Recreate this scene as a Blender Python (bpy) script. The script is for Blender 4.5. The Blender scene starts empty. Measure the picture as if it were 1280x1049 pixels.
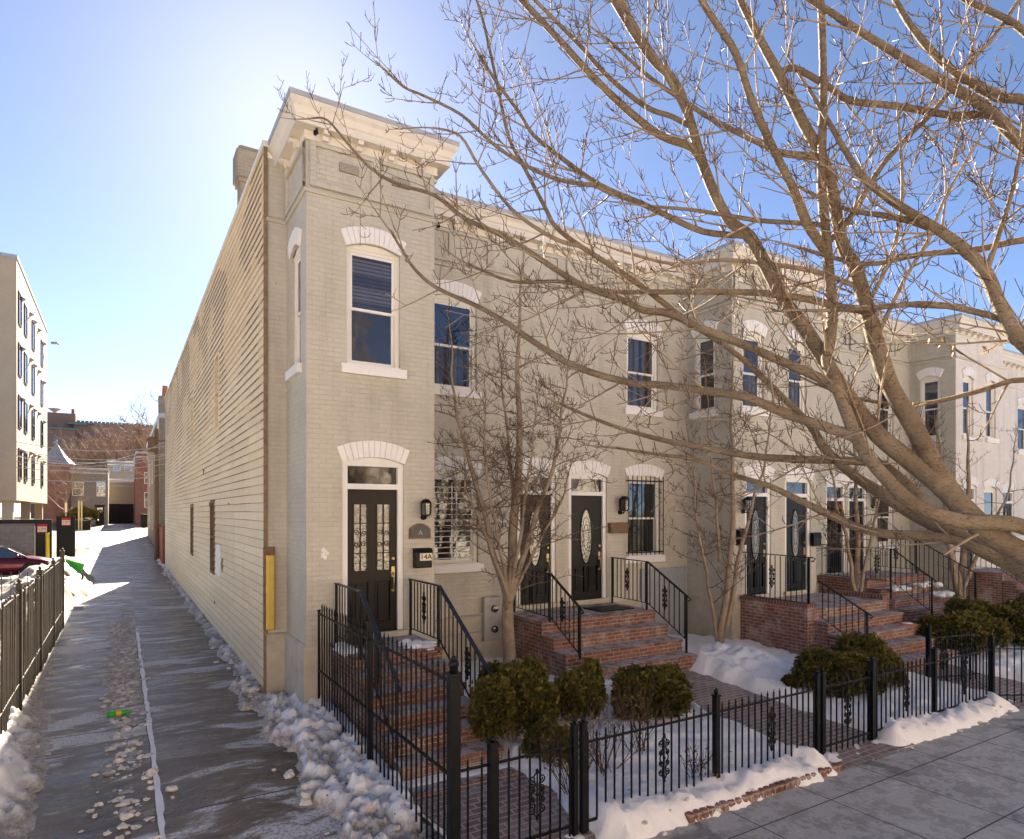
import bpy, math, random
from mathutils import Vector, Matrix, Quaternion, noise
random.seed(7)
SC = bpy.context.scene
COL = SC.collection
R = math.radians
# ------------------------------------------------------------------ camera
FPX = 811.0                      # focal length in pixels of the 1280 px wide photograph
CAMZ = 3.3
YS, YC = 489/math.hypot(489, 811), 811/math.hypot(489, 811)   # view direction (x, y)
cam_d = bpy.data.cameras.new('camera'); cam = bpy.data.objects.new('camera', cam_d)
COL.objects.link(cam); SC.camera = cam
cam_d.sensor_width = 36; cam_d.lens = FPX/1280*36
cam_d.shift_y = 115.5/1280; cam_d.clip_start = 0.05; cam_d.clip_end = 3000
cam.location = (0, 0, CAMZ); cam.rotation_euler = (R(90), 0, -math.atan2(YS, YC))
# ------------------------------------------------------------------ sky, sun, exposure
SUNV = Vector((0.238, 1.041, 0.6535)).normalized()
SUN_EL = math.asin(SUNV.z); SUN_AZ = math.atan2(SUNV.x, SUNV.y)
W = bpy.data.worlds.new('World'); SC.world = W; W.use_nodes = True
nt = W.node_tree; bg = nt.nodes['Background']
sky = nt.nodes.new('ShaderNodeTexSky'); sky.sky_type = 'NISHITA'; sky.sun_disc = False
sky.sun_elevation = SUN_EL; sky.sun_rotation = SUN_AZ
sky.altitude = 1600; sky.air_density = 0.44; sky.dust_density = 0.36; sky.ozone_density = 0.7
nt.links.new(sky.outputs[0], bg.inputs[0]); bg.inputs[1].default_value = 0.05
sl = bpy.data.lights.new('sun', 'SUN'); sl.energy = 5.0; sl.angle = R(0.5); sl.color = (1.0, 0.87, 0.70)
so = bpy.data.objects.new('sun', sl); COL.objects.link(so); so.location = SUNV*50
so.rotation_euler = SUNV.to_track_quat('Z', 'Y').to_euler()
SC.view_settings.view_transform = 'Standard'; SC.view_settings.look = 'None'
SC.view_settings.exposure = 2.66; SC.view_settings.gamma = 1.0
SC.render.engine = 'CYCLES'; SC.cycles.max_bounces = 6; SC.cycles.diffuse_bounces = 4

# ------------------------------------------------------------------ helpers
def ray(px):
    d = (px-640)/FPX
    return YS+YC*d, YC-YS*d
def at(px, py, d):
    """a photo pixel at a given distance (m along the view axis) as a point of the place"""
    a, b = ray(px); return Vector((a*d, b*d, CAMZ+(640-py)*d/FPX))
def onY(px, Y): a, b = ray(px); return a*Y/b
def onX(px, X): a, b = ray(px); return b*X/a

def gz(y):
    """level of the ground along the alley"""
    if y < 5: return 0.0
    if y < 9: return 0.26*(y-5)/4
    if y < 40: return 0.26+0.04*(y-9)/31
    if y < 95: return 0.3+1.4*(y-40)/55
    return 1.7
def fbm(x, y, z=0, o=4): return noise.fractal(Vector((x, y, z)), 1.0, 2.0, o)
def ns(x, y, z=0): return noise.noise(Vector((x, y, z)))
def sstep(a, b, t):
    t = max(0, min(1, (t-a)/(b-a))); return t*t*(3-2*t)

WL = {}                           # world position of every empty
class MB:
    def __init__(s): s.v = []; s.f = []; s.m = []
    def add(s, vs, fs, m=0):
        o = len(s.v); s.v += [Vector(v) for v in vs]
        for f in fs: s.f.append([i+o for i in f]); s.m.append(m)
        return s
    def box(s, x0, x1, y0, y1, z0, z1, m=0):
        return s.add([(x0,y0,z0),(x1,y0,z0),(x1,y1,z0),(x0,y1,z0),(x0,y0,z1),(x1,y0,z1),(x1,y1,z1),(x0,y1,z1)],
                     [(0,3,2,1),(4,5,6,7),(0,1,5,4),(1,2,6,5),(2,3,7,6),(3,0,4,7)], m)
    def bbox(s, x0, x1, y0, y1, z0, z1, b=0.01, m=0):
        """box with chamfered vertical and top edges"""
        r0 = [(x0+b,y0),(x1-b,y0),(x1,y0+b),(x1,y1-b),(x1-b,y1),(x0+b,y1),(x0,y1-b),(x0,y0+b)]
        cx, cy = (x0+x1)/2, (y0+y1)/2
        def ins(p): return (p[0]-b*(1 if p[0]>cx else -1), p[1]-b*(1 if p[1]>cy else -1))
        vs = [(*p, z0) for p in r0]+[(*p, z1-b) for p in r0]+[(*ins(p), z1) for p in r0]
        fs = [tuple(range(7,-1,-1)), tuple(range(16,24))]
        for k in (0, 8):
            for i in range(8): j = (i+1)%8; fs.append((k+i,k+j,k+8+j,k+8+i))
        return s.add(vs, fs, m)
    def quad(s, a, b, c, d, m=0): return s.add([a,b,c,d], [(0,1,2,3)], m)
    def bar(s, a, b, w, h=None, up=(0,0,1), m=0):
        a, b = Vector(a), Vector(b); h = h or w; d = (b-a).normalized(); up = Vector(up)
        if abs(d.dot(up)) > 0.98: up = Vector((0,1,0))
        x = d.cross(up).normalized(); y = x.cross(d).normalized()
        c = [(-w/2,-h/2),(w/2,-h/2),(w/2,h/2),(-w/2,h/2)]
        vs = [a+x*p+y*q for p, q in c]+[b+x*p+y*q for p, q in c]
        return s.add(vs, [(3,2,1,0),(4,5,6,7),(0,1,5,4),(1,2,6,5),(2,3,7,6),(3,0,4,7)], m)
    def tube(s, pts, rad, n=6, cap=True, m=0):
        pts = [Vector(p) for p in pts]
        if not hasattr(rad, '__len__'): rad = [rad]*len(pts)
        t = (pts[1]-pts[0]).normalized(); u = t.orthogonal().normalized(); o = len(s.v)
        for i, p in enumerate(pts):
            if i == 0: t2 = (pts[1]-pts[0])
            elif i == len(pts)-1: t2 = pts[-1]-pts[-2]
            else: t2 = pts[i+1]-pts[i-1]
            if t2.length < 1e-7: t2 = t
            t2 = t2.normalized()
            u = (u-t2*u.dot(t2))
            u = u.normalized() if u.length > 1e-6 else t2.orthogonal().normalized()
            w = t2.cross(u); t = t2
            for k in range(n):
                a = 2*math.pi*k/n; s.v.append(p+(u*math.cos(a)+w*math.sin(a))*rad[i])
        for i in range(len(pts)-1):
            for k in range(n):
                j = (k+1)%n
                s.f.append([o+i*n+k, o+i*n+j, o+(i+1)*n+j, o+(i+1)*n+k]); s.m.append(m)
        if cap:
            s.f.append([o+k for k in range(n-1,-1,-1)]); s.m.append(m)
            s.f.append([o+(len(pts)-1)*n+k for k in range(n)]); s.m.append(m)
        return s
    def lathe(s, c, prof, n=16, ax='z', m=0):
        """prof: list of (radius, height) about c"""
        c = Vector(c); vs = []
        for r, h in prof:
            for k in range(n):
                a = 2*math.pi*k/n; p, q = r*math.cos(a), r*math.sin(a)
                vs.append(c+Vector((p,q,h) if ax == 'z' else ((p,h,q) if ax == 'y' else (h,p,q))))
        fs = []
        for i in range(len(prof)-1):
            for k in range(n):
                j = (k+1)%n; fs.append((i*n+k,i*n+j,(i+1)*n+j,(i+1)*n+k))
        fs.append(tuple(range(n-1,-1,-1))); fs.append(tuple((len(prof)-1)*n+k for k in range(n)))
        return s.add(vs, fs, m)
    def prism(s, poly, axis, a, b, m=0):
        """poly in the two other coordinates, extruded along axis from a to b"""
        def P(p, t):
            return {'x': (t,p[0],p[1]), 'y': (p[0],t,p[1]), 'z': (p[0],p[1],t)}[axis]
        n = len(poly); vs = [P(p,a) for p in poly]+[P(p,b) for p in poly]
        fs = [tuple(range(n-1,-1,-1)), tuple(range(n,2*n))]+[(i,(i+1)%n,n+(i+1)%n,n+i) for i in range(n)]
        return s.add(vs, fs, m)
    def blob(s, c, r, sq=(1,1,1), n=8, k=5, amp=0.25, fr=1.5, seed=0, m=0):
        c = Vector(c); vs = []; fs = []
        for i in range(k+1):
            th = math.pi*i/k
            for j in range(n):
                ph = 2*math.pi*j/n
                d = Vector((math.sin(th)*math.cos(ph), math.sin(th)*math.sin(ph), math.cos(th)))
                sd = Vector((seed*3.1, seed*1.7, 5.0)); q = r*(1+amp*noise.noise(d*fr+sd)+0.45*amp*noise.noise(d*fr*2.9+sd))
                vs.append(c+Vector((d.x*sq[0]*q, d.y*sq[1]*q, d.z*sq[2]*q)))
        for i in range(k):
            for j in range(n):
                j2 = (j+1)%n; fs.append((i*n+j,(i+1)*n+j,(i+1)*n+j2,i*n+j2))
        return s.add(vs, fs, m)
    def build(s, name, mat, parent=None, smooth=False, origin=None, auto=None):
        me = bpy.data.meshes.new(name)
        o = bpy.data.objects.new(name, me); COL.objects.link(o)
        off = Vector((0,0,0))
        if parent is not None:
            o.parent = parent; base = WL.get(parent.name, Vector((0,0,0))); off = base; WL[o.name] = base
        elif origin is not None:
            off = Vector(origin); o.location = off; WL[o.name] = off
        else: WL[o.name] = Vector((0,0,0))
        me.from_pydata([v-off for v in s.v], [], s.f)
        for mm in (mat if isinstance(mat, (list, tuple)) else [mat]): me.materials.append(mm)
        if any(s.m): me.polygons.foreach_set('material_index', s.m)
        if smooth: me.polygons.foreach_set('use_smooth', [True]*len(me.polygons))
        me.update()
        return o
def empty(name, loc, label, cat, group=None):
    o = bpy.data.objects.new(name, None); COL.objects.link(o); o.location = loc
    o.empty_display_size = 0.2
    WL[o.name] = Vector(loc); return tag(o, label, cat, group)
def tag(o, label=None, cat=None, group=None, kind=None):
    if label: o['label'] = label
    if cat: o['category'] = cat
    if group: o['group'] = group
    if kind: o['kind'] = kind
    return o
def copy_tree(o, loc=None, parent=None):
    c = o.copy(); COL.objects.link(c); c.parent = parent
    if loc is not None: c.location = loc
    for ch in list(o.children): copy_tree(ch, None, c)
    return c

# ------------------------------------------------------------------ materials
class NT:
    def __init__(s, name):
        s.mat = bpy.data.materials.new(name); s.mat.use_nodes = True
        s.t = s.mat.node_tree; s.b = s.t.nodes['Principled BSDF']; s.pos = None
    def n(s, typ, **kw):
        x = s.t.nodes.new('ShaderNode'+typ)
        for k, v in kw.items():
            if hasattr(x, k): setattr(x, k, v)
        return x
    def l(s, a, b): s.t.links.new(a, b)
    def P(s):
        if s.pos is None: s.pos = s.n('NewGeometry').outputs['Position']
        return s.pos
    def math(s, op, a, b=None, clamp=False):
        x = s.n('Math', operation=op); x.use_clamp = clamp
        for i, v in enumerate((a, b)):
            if v is None: continue
            if isinstance(v, (int, float)): x.inputs[i].default_value = v
            else: s.l(v, x.inputs[i])
        return x.outputs[0]
    def noise(s, scale, detail=4, rough=0.6, vec=None, dist=0):
        x = s.n('TexNoise'); x.inputs['Scale'].default_value = scale; x.inputs['Detail'].default_value = detail
        x.inputs['Roughness'].default_value = rough; x.inputs['Distortion'].default_value = dist
        s.l(vec or s.P(), x.inputs['Vector']); return x.outputs['Fac']
    def scale(s, sx, sy, sz, vec=None):
        x = s.n('VectorMath', operation='MULTIPLY'); s.l(vec or s.P(), x.inputs[0]); x.inputs[1].default_value = (sx,sy,sz)
        return x.outputs[0]
    def ramp(s, fac, stops, inter='LINEAR'):
        x = s.n('ValToRGB'); x.color_ramp.interpolation = inter; e = x.color_ramp.elements
        while len(e) < len(stops): e.new(0.5)
        for i, (p, c) in enumerate(stops):
            e[i].position = p; e[i].color = (*c, 1) if not isinstance(c, (int, float)) else (c,c,c,1)
        s.l(fac, x.inputs[0]); return x.outputs[0]
    def mix(s, fac, a, b, mode='MIX'):
        x = s.n('Mix'); x.data_type = 'RGBA'; x.blend_type = mode
        for i, v in ((0, fac), (6, a), (7, b)):
            if isinstance(v, (int, float)): x.inputs[i].default_value = v
            elif isinstance(v, tuple): x.inputs[i].default_value = (*v, 1)
            else: s.l(v, x.inputs[i])
        return x.outputs[2]
    def bump(s, h, strength=0.5, dist=0.01):
        x = s.n('Bump'); x.inputs['Strength'].default_value = strength; x.inputs['Distance'].default_value = dist
        s.l(h, x.inputs['Height']); s.l(x.outputs[0], s.b.inputs['Normal']); return x
    def set(s, color=None, rough=None, metal=None, spec=None, **kw):
        for k, v in (('Base Color', color), ('Roughness', rough), ('Metallic', metal), ('Specular IOR Level', spec)):
            if v is None: continue
            i = s.b.inputs[k]
            if isinstance(v, (int, float)): i.default_value = v
            elif isinstance(v, tuple): i.default_value = (*v, 1)
            else: s.l(v, i)
        return s.mat
def simple(name, c, rough=0.6, var=0.12, scale=6, metal=0, bump=0, spec=0.4):
    t = NT(name); f = t.noise(scale, 5)
    lo = tuple(max(0, x*(1-var)) for x in c); hi = tuple(min(1, x*(1+var)) for x in c)
    t.set(t.ramp(f, [(0.3, lo), (0.7, hi)]), rough, metal, spec)
    if bump: t.bump(t.noise(scale*6, 4), bump, 0.01)
    return t.mat
def wall_uv(t):
    """(x+y, z): runs along walls of either direction"""
    sx = t.n('SeparateXYZ'); t.l(t.P(), sx.inputs[0])
    u = t.math('ADD', sx.outputs[0], sx.outputs[1])
    c = t.n('CombineXYZ'); t.l(u, c.inputs[0]); t.l(sx.outputs[2], c.inputs[1]); return c.outputs[0], sx
def brick_node(t, vec, c1, c2, mortar, w=0.21, h=0.075, ms=0.008):
    b = t.n('TexBrick'); t.l(vec, b.inputs['Vector'])
    for k, v in (('Color1', c1), ('Color2', c2), ('Mortar', mortar)): b.inputs[k].default_value = (*v, 1)
    b.inputs['Scale'].default_value = 1; b.inputs['Mortar Size'].default_value = ms; b.inputs['Mortar Smooth'].default_value = 0.3
    b.inputs['Brick Width'].default_value = w; b.inputs['Row Height'].default_value = h
    return b
def painted_brick(name, c, dirt=0.25):
    t = NT(name); vec, sx = wall_uv(t)
    wob = t.n('VectorMath', operation='ADD'); nv = t.n('TexNoise'); nv.inputs['Scale'].default_value = 9; t.l(t.P(), nv.inputs['Vector'])
    sc = t.n('VectorMath', operation='SCALE'); t.l(nv.outputs['Color'], sc.inputs[0]); sc.inputs['Scale'].default_value = 0.012
    t.l(vec, wob.inputs[0]); t.l(sc.outputs[0], wob.inputs[1])
    b = brick_node(t, wob.outputs[0], (1,1,1), (0.92,0.92,0.92), (0.86,0.85,0.84), ms=0.007)
    big = t.noise(0.9, 6, 0.65); fine = t.noise(14, 5)
    base = t.ramp(big, [(0.3, tuple(x*(1-dirt*0.5) for x in c)), (0.55, c), (0.75, tuple(min(1, x*1.06) for x in c))])
    stre = t.noise(1.0, 4, 0.6, t.scale(3.5, 3.5, 0.35))
    base = t.mix(t.ramp(stre, [(0.5, 0.0), (0.70, 0.28)]), base, (0.28,0.235,0.165))
    col = t.mix(1.0, base, t.mix(t.ramp(fine, [(0.35, 0.35), (0.65, 1.0)]), (1,1,1), b.outputs['Color']), 'MULTIPLY')
    col = t.mix(t.ramp(t.noise(16, 3, 0.5), [(0.715, 0.0), (0.73, 0.8)]), col, (0.30,0.19,0.13))
    col = t.mix(t.ramp(t.noise(4, 6, 0.7), [(0.60, 0.0), (0.66, 0.22)]), col, tuple(min(1,x*1.25) for x in c))
    t.set(col, t.ramp(fine, [(0.3, 0.45), (0.7, 0.7)]), spec=0.35)
    h = t.math('ADD', t.math('MULTIPLY', b.outputs['Fac'], -0.8), t.math('MULTIPLY', t.noise(40, 5), 0.8))
    t.bump(h, 0.7, 0.009); return t.mat
def red_brick(name, c1=(0.24,0.085,0.05), c2=(0.14,0.05,0.034), mortar=(0.34,0.29,0.24), flat=False, snow=0.0, w=0.21, h=0.072, salt=0.0):
    t = NT(name)
    if flat: vec = t.scale(1,1,0)
    else: vec, sx = wall_uv(t)
    b = brick_node(t, vec, c1, c2, mortar, ms=0.009, w=w, h=h)
    n1 = t.noise(3, 5); n2 = t.noise(25, 5)
    col = t.mix(t.ramp(n1, [(0.4, 0.0), (0.7, 0.5)]), b.outputs['Color'], tuple(x*0.6 for x in c1))
    col = t.mix(t.ramp(n2, [(0.52, 0.0), (0.75, 0.35)]), col, (0.42,0.36,0.3))
    if snow:
        n3 = t.noise(5, 8, 0.75)
        col = t.mix(t.ramp(n3, [(0.45, 0.0), (0.53, snow)]), col, (0.55,0.53,0.52))
    if salt: col = t.mix(t.math('MULTIPLY', t.ramp(t.noise(2.2, 7, 0.7), [(0.50, 0.0), (0.64, salt)]), t.ramp(t.noise(45, 4), [(0.35, 0.3), (0.6, 1.0)])), col, (0.50,0.44,0.39))
    t.set(col, 0.85, spec=0.25)
    t.bump(t.math('ADD', t.math('MULTIPLY', b.outputs['Fac'], -1.0), t.math('MULTIPLY', n2, 0.8)), 0.7, 0.01); return t.mat

M = {}
M['wall'] = painted_brick('painted_brick', (0.535,0.495,0.408))
M['wall_white'] = painted_brick('white_painted_brick', (0.72,0.66,0.60), 0.15)
M['plinth'] = simple('parged_plinth', (0.47,0.42,0.33), 0.8, 0.16, 3, bump=0.4)
def trim(name, c, dirt):
    t = NT(name); f = t.noise(5, 6, 0.7); g = t.noise(1.3, 4)
    col = t.mix(t.ramp(f, [(0.55, 0.0), (0.75, dirt)]), c, tuple(x*0.55 for x in c))
    col = t.mix(t.ramp(g, [(0.35, 0.0), (0.7, dirt)]), col, tuple(x*0.8 for x in c))
    t.set(col, 0.5, spec=0.4); t.bump(t.noise(30, 5), 0.25, 0.006); return t.mat
M['white'] = trim('white_trim_paint', (0.78,0.76,0.72), 0.25)
M['hood'] = trim('white_brick_hood', (0.80,0.77,0.74), 0.3)
M['cream'] = trim('cream_cornice_paint', (0.69,0.635,0.545), 0.4)
M['frame'] = trim('cream_frame_paint', (0.76,0.72,0.62), 0.25)
M['flash'] = simple('grey_metal_flashing', (0.42,0.41,0.40), 0.45, 0.1, 4, metal=0.3)
t = NT('vinyl_siding'); f = t.noise(0.7, 5, 0.6, t.scale(1,0.25,1.5)); g = t.noise(9, 5, 0.7, t.scale(1,0.2,1))
col = t.ramp(f, [(0.3, (0.75,0.61,0.395)), (0.6, (0.84,0.705,0.475)), (0.8, (0.85,0.735,0.525))])
col = t.mix(t.ramp(g, [(0.55, 0.0), (0.8, 0.30)]), col, (0.48,0.37,0.23))
sx = t.n('SeparateXYZ'); t.l(t.P(), sx.inputs[0]); cc = t.n('CombineXYZ'); t.l(sx.outputs[1], cc.inputs[0]); t.l(t.math('SUBTRACT', sx.outputs[2], 0.2), cc.inputs[1])
bb = brick_node(t, cc.outputs[0], (1,1,1), (0.90,0.89,0.87), (0.42,0.36,0.28), w=3.7, h=0.155, ms=0.004)
cj = t.n('CombineXYZ')
col = t.mix(1.0, col, bb.outputs['Color'], 'MULTIPLY')
col = t.mix(t.ramp(t.noise(1.0, 5, 0.65, t.scale(2.2,2.2,0.3)), [(0.54, 0.0), (0.74, 0.35)]), col, (0.50,0.40,0.26))
t.set(col, 0.55, spec=0.3); t.bump(t.noise(3, 3), 0.3, 0.03); M['siding'] = t.mat
M['lap_shade'] = simple('painted_lap_shadow', (0.38,0.28,0.165), 0.8, 0.4, 3)  # lap shadow put into the colour, a dark lip under each board
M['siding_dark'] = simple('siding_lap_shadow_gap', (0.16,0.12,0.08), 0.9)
M['rust'] = simple('rusty_corner_strip', (0.22,0.15,0.09), 0.8, 0.3, 10)
M['yellow'] = simple('yellow_corner_guard', (0.62,0.43,0.08), 0.5, 0.1, 5)
M['wood'] = simple('old_brown_wood', (0.18,0.11,0.06), 0.8, 0.3, 14)
M['iron'] = simple('black_iron_paint', (0.004,0.004,0.0045), 0.42, 0.3, 12, spec=0.22)
M['iron_rust'] = simple('weathered_dark_iron', (0.05,0.038,0.026), 0.6, 0.3, 9, spec=0.4)
M['rail_blue'] = simple('blue_black_handrail', (0.014,0.018,0.028), 0.38, 0.2, 9, spec=0.4)
M['doorblack'] = simple('dark_brown_door_paint', (0.012,0.008,0.0055), 0.42, 0.2, 4, spec=0.25)
M['doorjet'] = simple('black_door_paint', (0.005,0.005,0.005), 0.38, 0.2, 4, spec=0.22)
M['brass'] = simple('brass', (0.34,0.25,0.13), 0.3, 0.15, 9, metal=0.9)
M['black'] = simple('black_plastic', (0.007,0.007,0.007), 0.45, 0.2, 9, spec=0.25)
M['grey'] = simple('grey_utility_paint', (0.36,0.35,0.32), 0.5, 0.1, 6)
M['steel'] = simple('grey_steel', (0.35,0.36,0.37), 0.35, 0.1, 9, metal=0.7)
def glass(name, base, rough=0.02, refl=0.09, bs=0.10, bsc=2.2):
    t = NT(name); t.set(base, 0.4, spec=0.0)
    gl = t.n('BsdfGlossy'); gl.inputs['Roughness'].default_value = rough; gl.inputs['Color'].default_value = (0.95,0.97,1,1)
    lw = t.n('LayerWeight'); lw.inputs['Blend'].default_value = 0.35
    f = t.math('ADD', t.math('MULTIPLY', lw.outputs['Fresnel'], 0.8), refl, True)
    mx = t.n('MixShader'); t.l(f, mx.inputs[0]); t.l(t.b.outputs[0], mx.inputs[1]); t.l(gl.outputs[0], mx.inputs[2])
    bp = t.n('Bump'); bp.inputs['Strength'].default_value = bs; bp.inputs['Distance'].default_value = 0.03
    t.l(t.noise(bsc, 2), bp.inputs['Height']); t.l(bp.outputs[0], gl.inputs['Normal'])
    out = [n for n in t.t.nodes if n.type == 'OUTPUT_MATERIAL'][0]; t.l(mx.outputs[0], out.inputs[0]); return t.mat
def glass_dressed(name, kind):
    t = NT(name); sx = t.n('SeparateXYZ'); t.l(t.P(), sx.inputs[0])
    if kind == 'blind':
        st = t.math('FRACT', t.math('MULTIPLY', sx.outputs[2], 1/0.06)); big = t.math('FRACT', t.math('MULTIPLY', sx.outputs[2], 1/0.43))
        f = t.math('MULTIPLY', t.math('GREATER_THAN', st, 0.22), t.math('ADD', 0.35, t.math('MULTIPLY', t.math('GREATER_THAN', big, 0.45), 0.65)))
        base = t.mix(f, (0.012,0.012,0.016), (0.10,0.095,0.105))
    else:
        u = t.math('ADD', sx.outputs[0], sx.outputs[1]); c = t.n('CombineXYZ'); t.l(u, c.inputs[0])
        f = t.ramp(t.noise(9, 3, 0.5, c.outputs[0]), [(0.42, 0.0), (0.56, 1.0)]); base = t.mix(f, (0.010,0.010,0.011), (0.085,0.075,0.062))
    t.set(base, 0.5, spec=0.0)
    gl = t.n('BsdfGlossy'); gl.inputs['Roughness'].default_value = 0.03; gl.inputs['Color'].default_value = (0.95,0.97,1,1)
    lw = t.n('LayerWeight'); lw.inputs['Blend'].default_value = 0.3
    fr = t.math('ADD', t.math('MULTIPLY', lw.outputs['Fresnel'], 0.7), 0.05, True)
    mx = t.n('MixShader'); t.l(fr, mx.inputs[0]); t.l(t.b.outputs[0], mx.inputs[1]); t.l(gl.outputs[0], mx.inputs[2])
    bp = t.n('Bump'); bp.inputs['Strength'].default_value = 0.12; bp.inputs['Distance'].default_value = 0.03; t.l(t.noise(3.5, 2), bp.inputs['Height']); t.l(bp.outputs[0], gl.inputs['Normal'])
    out = [n for n in t.t.nodes if n.type == 'OUTPUT_MATERIAL'][0]; t.l(mx.outputs[0], out.inputs[0]); return t.mat
M['glass_slats'] = glass_dressed('window_over_slatted_blind', 'blind'); M['glass_curtain'] = glass_dressed('window_over_curtain', 'curtain')
M['glass'] = glass('window_glass', (0.012,0.012,0.014))
M['glass_blind'] = glass('window_glass_over_screen', (0.022,0.02,0.018), 0.05, 0.05)
M['glass_leaded'] = glass('leaded_door_glass', (0.05,0.033,0.016), 0.12, 0.10, 0.3, 14)
M['glass_car'] = glass('car_glass', (0.03,0.035,0.035), 0.01, 0.15)
M['brick'] = red_brick('red_stair_brick', (0.27,0.105,0.068), (0.14,0.058,0.042), (0.33,0.28,0.235), salt=0.6); M['brick_top'] = red_brick('worn_brick_tread', (0.30,0.165,0.12), (0.20,0.12,0.09), (0.38,0.33,0.28), flat=True, snow=0.7, salt=0.7, w=0.1, h=0.2)
M['brick_house'] = red_brick('red_house_brick', (0.30,0.10,0.06), (0.2,0.07,0.045))
M['brick_tan'] = red_brick('tan_house_brick', (0.32,0.27,0.2), (0.26,0.22,0.16))
M['brick_far'] = red_brick('far_brown_brick', (0.30,0.17,0.12), (0.25,0.14,0.10), (0.28,0.22,0.17))
t = NT('brick_paver'); b = brick_node(t, t.scale(1,1,0), (0.27,0.165,0.135), (0.15,0.10,0.088), (0.40,0.37,0.34), w=0.2, h=0.1, ms=0.012)
n3 = t.noise(4, 8, 0.75); col = t.mix(t.ramp(n3, [(0.48, 0.0), (0.62, 0.6)]), b.outputs['Color'], (0.33,0.30,0.28))
t.set(col, t.ramp(t.noise(2, 4), [(0.4, 0.35), (0.6, 0.8)]), spec=0.4); t.bump(t.math('MULTIPLY', b.outputs['Fac'], -1), 0.6, 0.008); M['paver'] = t.mat
def snowmat(name, c, dirt, dc):
    t = NT(name); f = t.noise(2.2, 8, 0.7); g = t.noise(22, 6, 0.7)
    col = t.mix(t.ramp(f, [(0.5, 0.0), (0.72, dirt)]), c, dc)
    t.set(col, 0.6, spec=0.3)
    t.b.inputs['Subsurface Weight'].default_value = 0.0
    t.bump(t.math('ADD', g, t.math('MULTIPLY', t.noise(70, 4), 0.5)), 0.55, 0.02); return t.mat
M['snow'] = snowmat('clean_snow', (0.90,0.875,0.845), 0.4, (0.58,0.53,0.46))
M['snow_dirty'] = snowmat('dirty_slush', (0.86,0.83,0.79), 0.6, (0.45,0.38,0.30))
t = NT('slush_over_snow'); f = t.noise(2.6, 8, 0.7); g = t.noise(22, 6, 0.7); sx = t.n('SeparateXYZ'); t.l(t.P(), sx.inputs[0])
gl_ = t.math('MINIMUM', t.math('MAXIMUM', t.math('MULTIPLY', t.math('SUBTRACT', sx.outputs[1], 5.0), 0.065), 0.0), 0.26)
lowz = t.ramp(t.math('ADD', t.math('SUBTRACT', sx.outputs[2], gl_), t.math('MULTIPLY', t.math('SUBTRACT', f, 0.5), 0.25)), [(0.055, 0.9), (0.14, 0.10)])
col = t.mix(lowz, (0.88,0.855,0.82), t.ramp(g, [(0.35, (0.20,0.155,0.105)), (0.65, (0.55,0.49,0.42))]))
col = t.mix(t.ramp(f, [(0.55, 0.0), (0.75, 0.4)]), col, (0.5,0.43,0.35))
t.set(col, 0.6, spec=0.3); t.bump(t.math('ADD', g, t.math('MULTIPLY', t.noise(70, 4), 0.5)), 0.7, 0.02); M['slush'] = t.mat
M['snow_lot'] = snowmat('trodden_dirty_snow', (0.36,0.33,0.285), 0.9, (0.12,0.09,0.055))
# wet alley concrete
t = NT('wet_alley_concrete'); n4 = t.noise(30, 6, 0.7); n1 = t.noise(0.9, 6, 0.65)
wv = t.n('VectorMath', operation='ADD'); wn = t.n('TexNoise'); wn.inputs['Scale'].default_value = 0.7; t.l(t.P(), wn.inputs['Vector'])
ws = t.n('VectorMath', operation='SCALE'); t.l(wn.outputs['Color'], ws.inputs[0]); ws.inputs['Scale'].default_value = 0.7
t.l(t.P(), wv.inputs[0]); t.l(ws.outputs[0], wv.inputs[1])
bars = t.noise(1.0, 9, 0.66, t.scale(0.38,1.25,1, wv.outputs[0])); fine = t.noise(1.0, 6, 0.7, t.scale(1.2,5,1, wv.outputs[0]))
sx = t.n('SeparateXYZ'); t.l(t.P(), sx.inputs[0])
lane = t.math('LESS_THAN', sx.outputs[0], 0.34)
wetf = t.math('ADD', bars, t.math('MULTIPLY', t.math('SUBTRACT', fine, 0.5), 0.35))
wetf = t.math('SUBTRACT', wetf, t.math('MULTIPLY', lane, 0.045))
wet = t.ramp(wetf, [(0.44, 0.0), (0.53, 1.0)])
dry = t.ramp(n1, [(0.3, (0.15,0.112,0.07)), (0.7, (0.235,0.185,0.125))])
dry = t.mix(t.ramp(n4, [(0.42, 0.0), (0.7, 0.45)]), dry, (0.36,0.33,0.29))
wetc = t.ramp(n1, [(0.3, (0.075,0.052,0.027)), (0.7, (0.145,0.105,0.06))])
col = t.mix(wet, dry, wetc)
frost = t.math('MULTIPLY', t.ramp(wetf, [(0.405, 1.0), (0.462, 0.0)]), t.ramp(n4, [(0.38, 0.15), (0.52, 1.0)]))
col = t.mix(frost, col, (0.62,0.605,0.585))
crk = t.n('TexVoronoi'); crk.feature = 'DISTANCE_TO_EDGE'; crk.inputs['Scale'].default_value = 0.3; t.l(wv.outputs[0], crk.inputs['Vector'])
col = t.mix(t.math('MULTIPLY', t.math('LESS_THAN', crk.outputs['Distance'], 0.0016), 0.5), col, (0.03,0.025,0.02))
col = t.mix(t.ramp(t.noise(90, 3, 0.7), [(0.58, 0.0), (0.68, 0.5)]), col, (0.035,0.03,0.025))
jy = t.math('ABSOLUTE', t.math('SUBTRACT', t.math('FRACT', t.math('MULTIPLY', sx.outputs[1], 0.33)), 0.5))
joint = t.math('LESS_THAN', jy, 0.004); col = t.mix(joint, col, (0.035,0.03,0.025))
t.set(col, t.mix(wet, t.ramp(n4, [(0.3, 0.45), (0.7, 0.8)]), t.ramp(fine, [(0.38, 0.07), (0.62, 0.45)])), spec=0.36)
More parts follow.
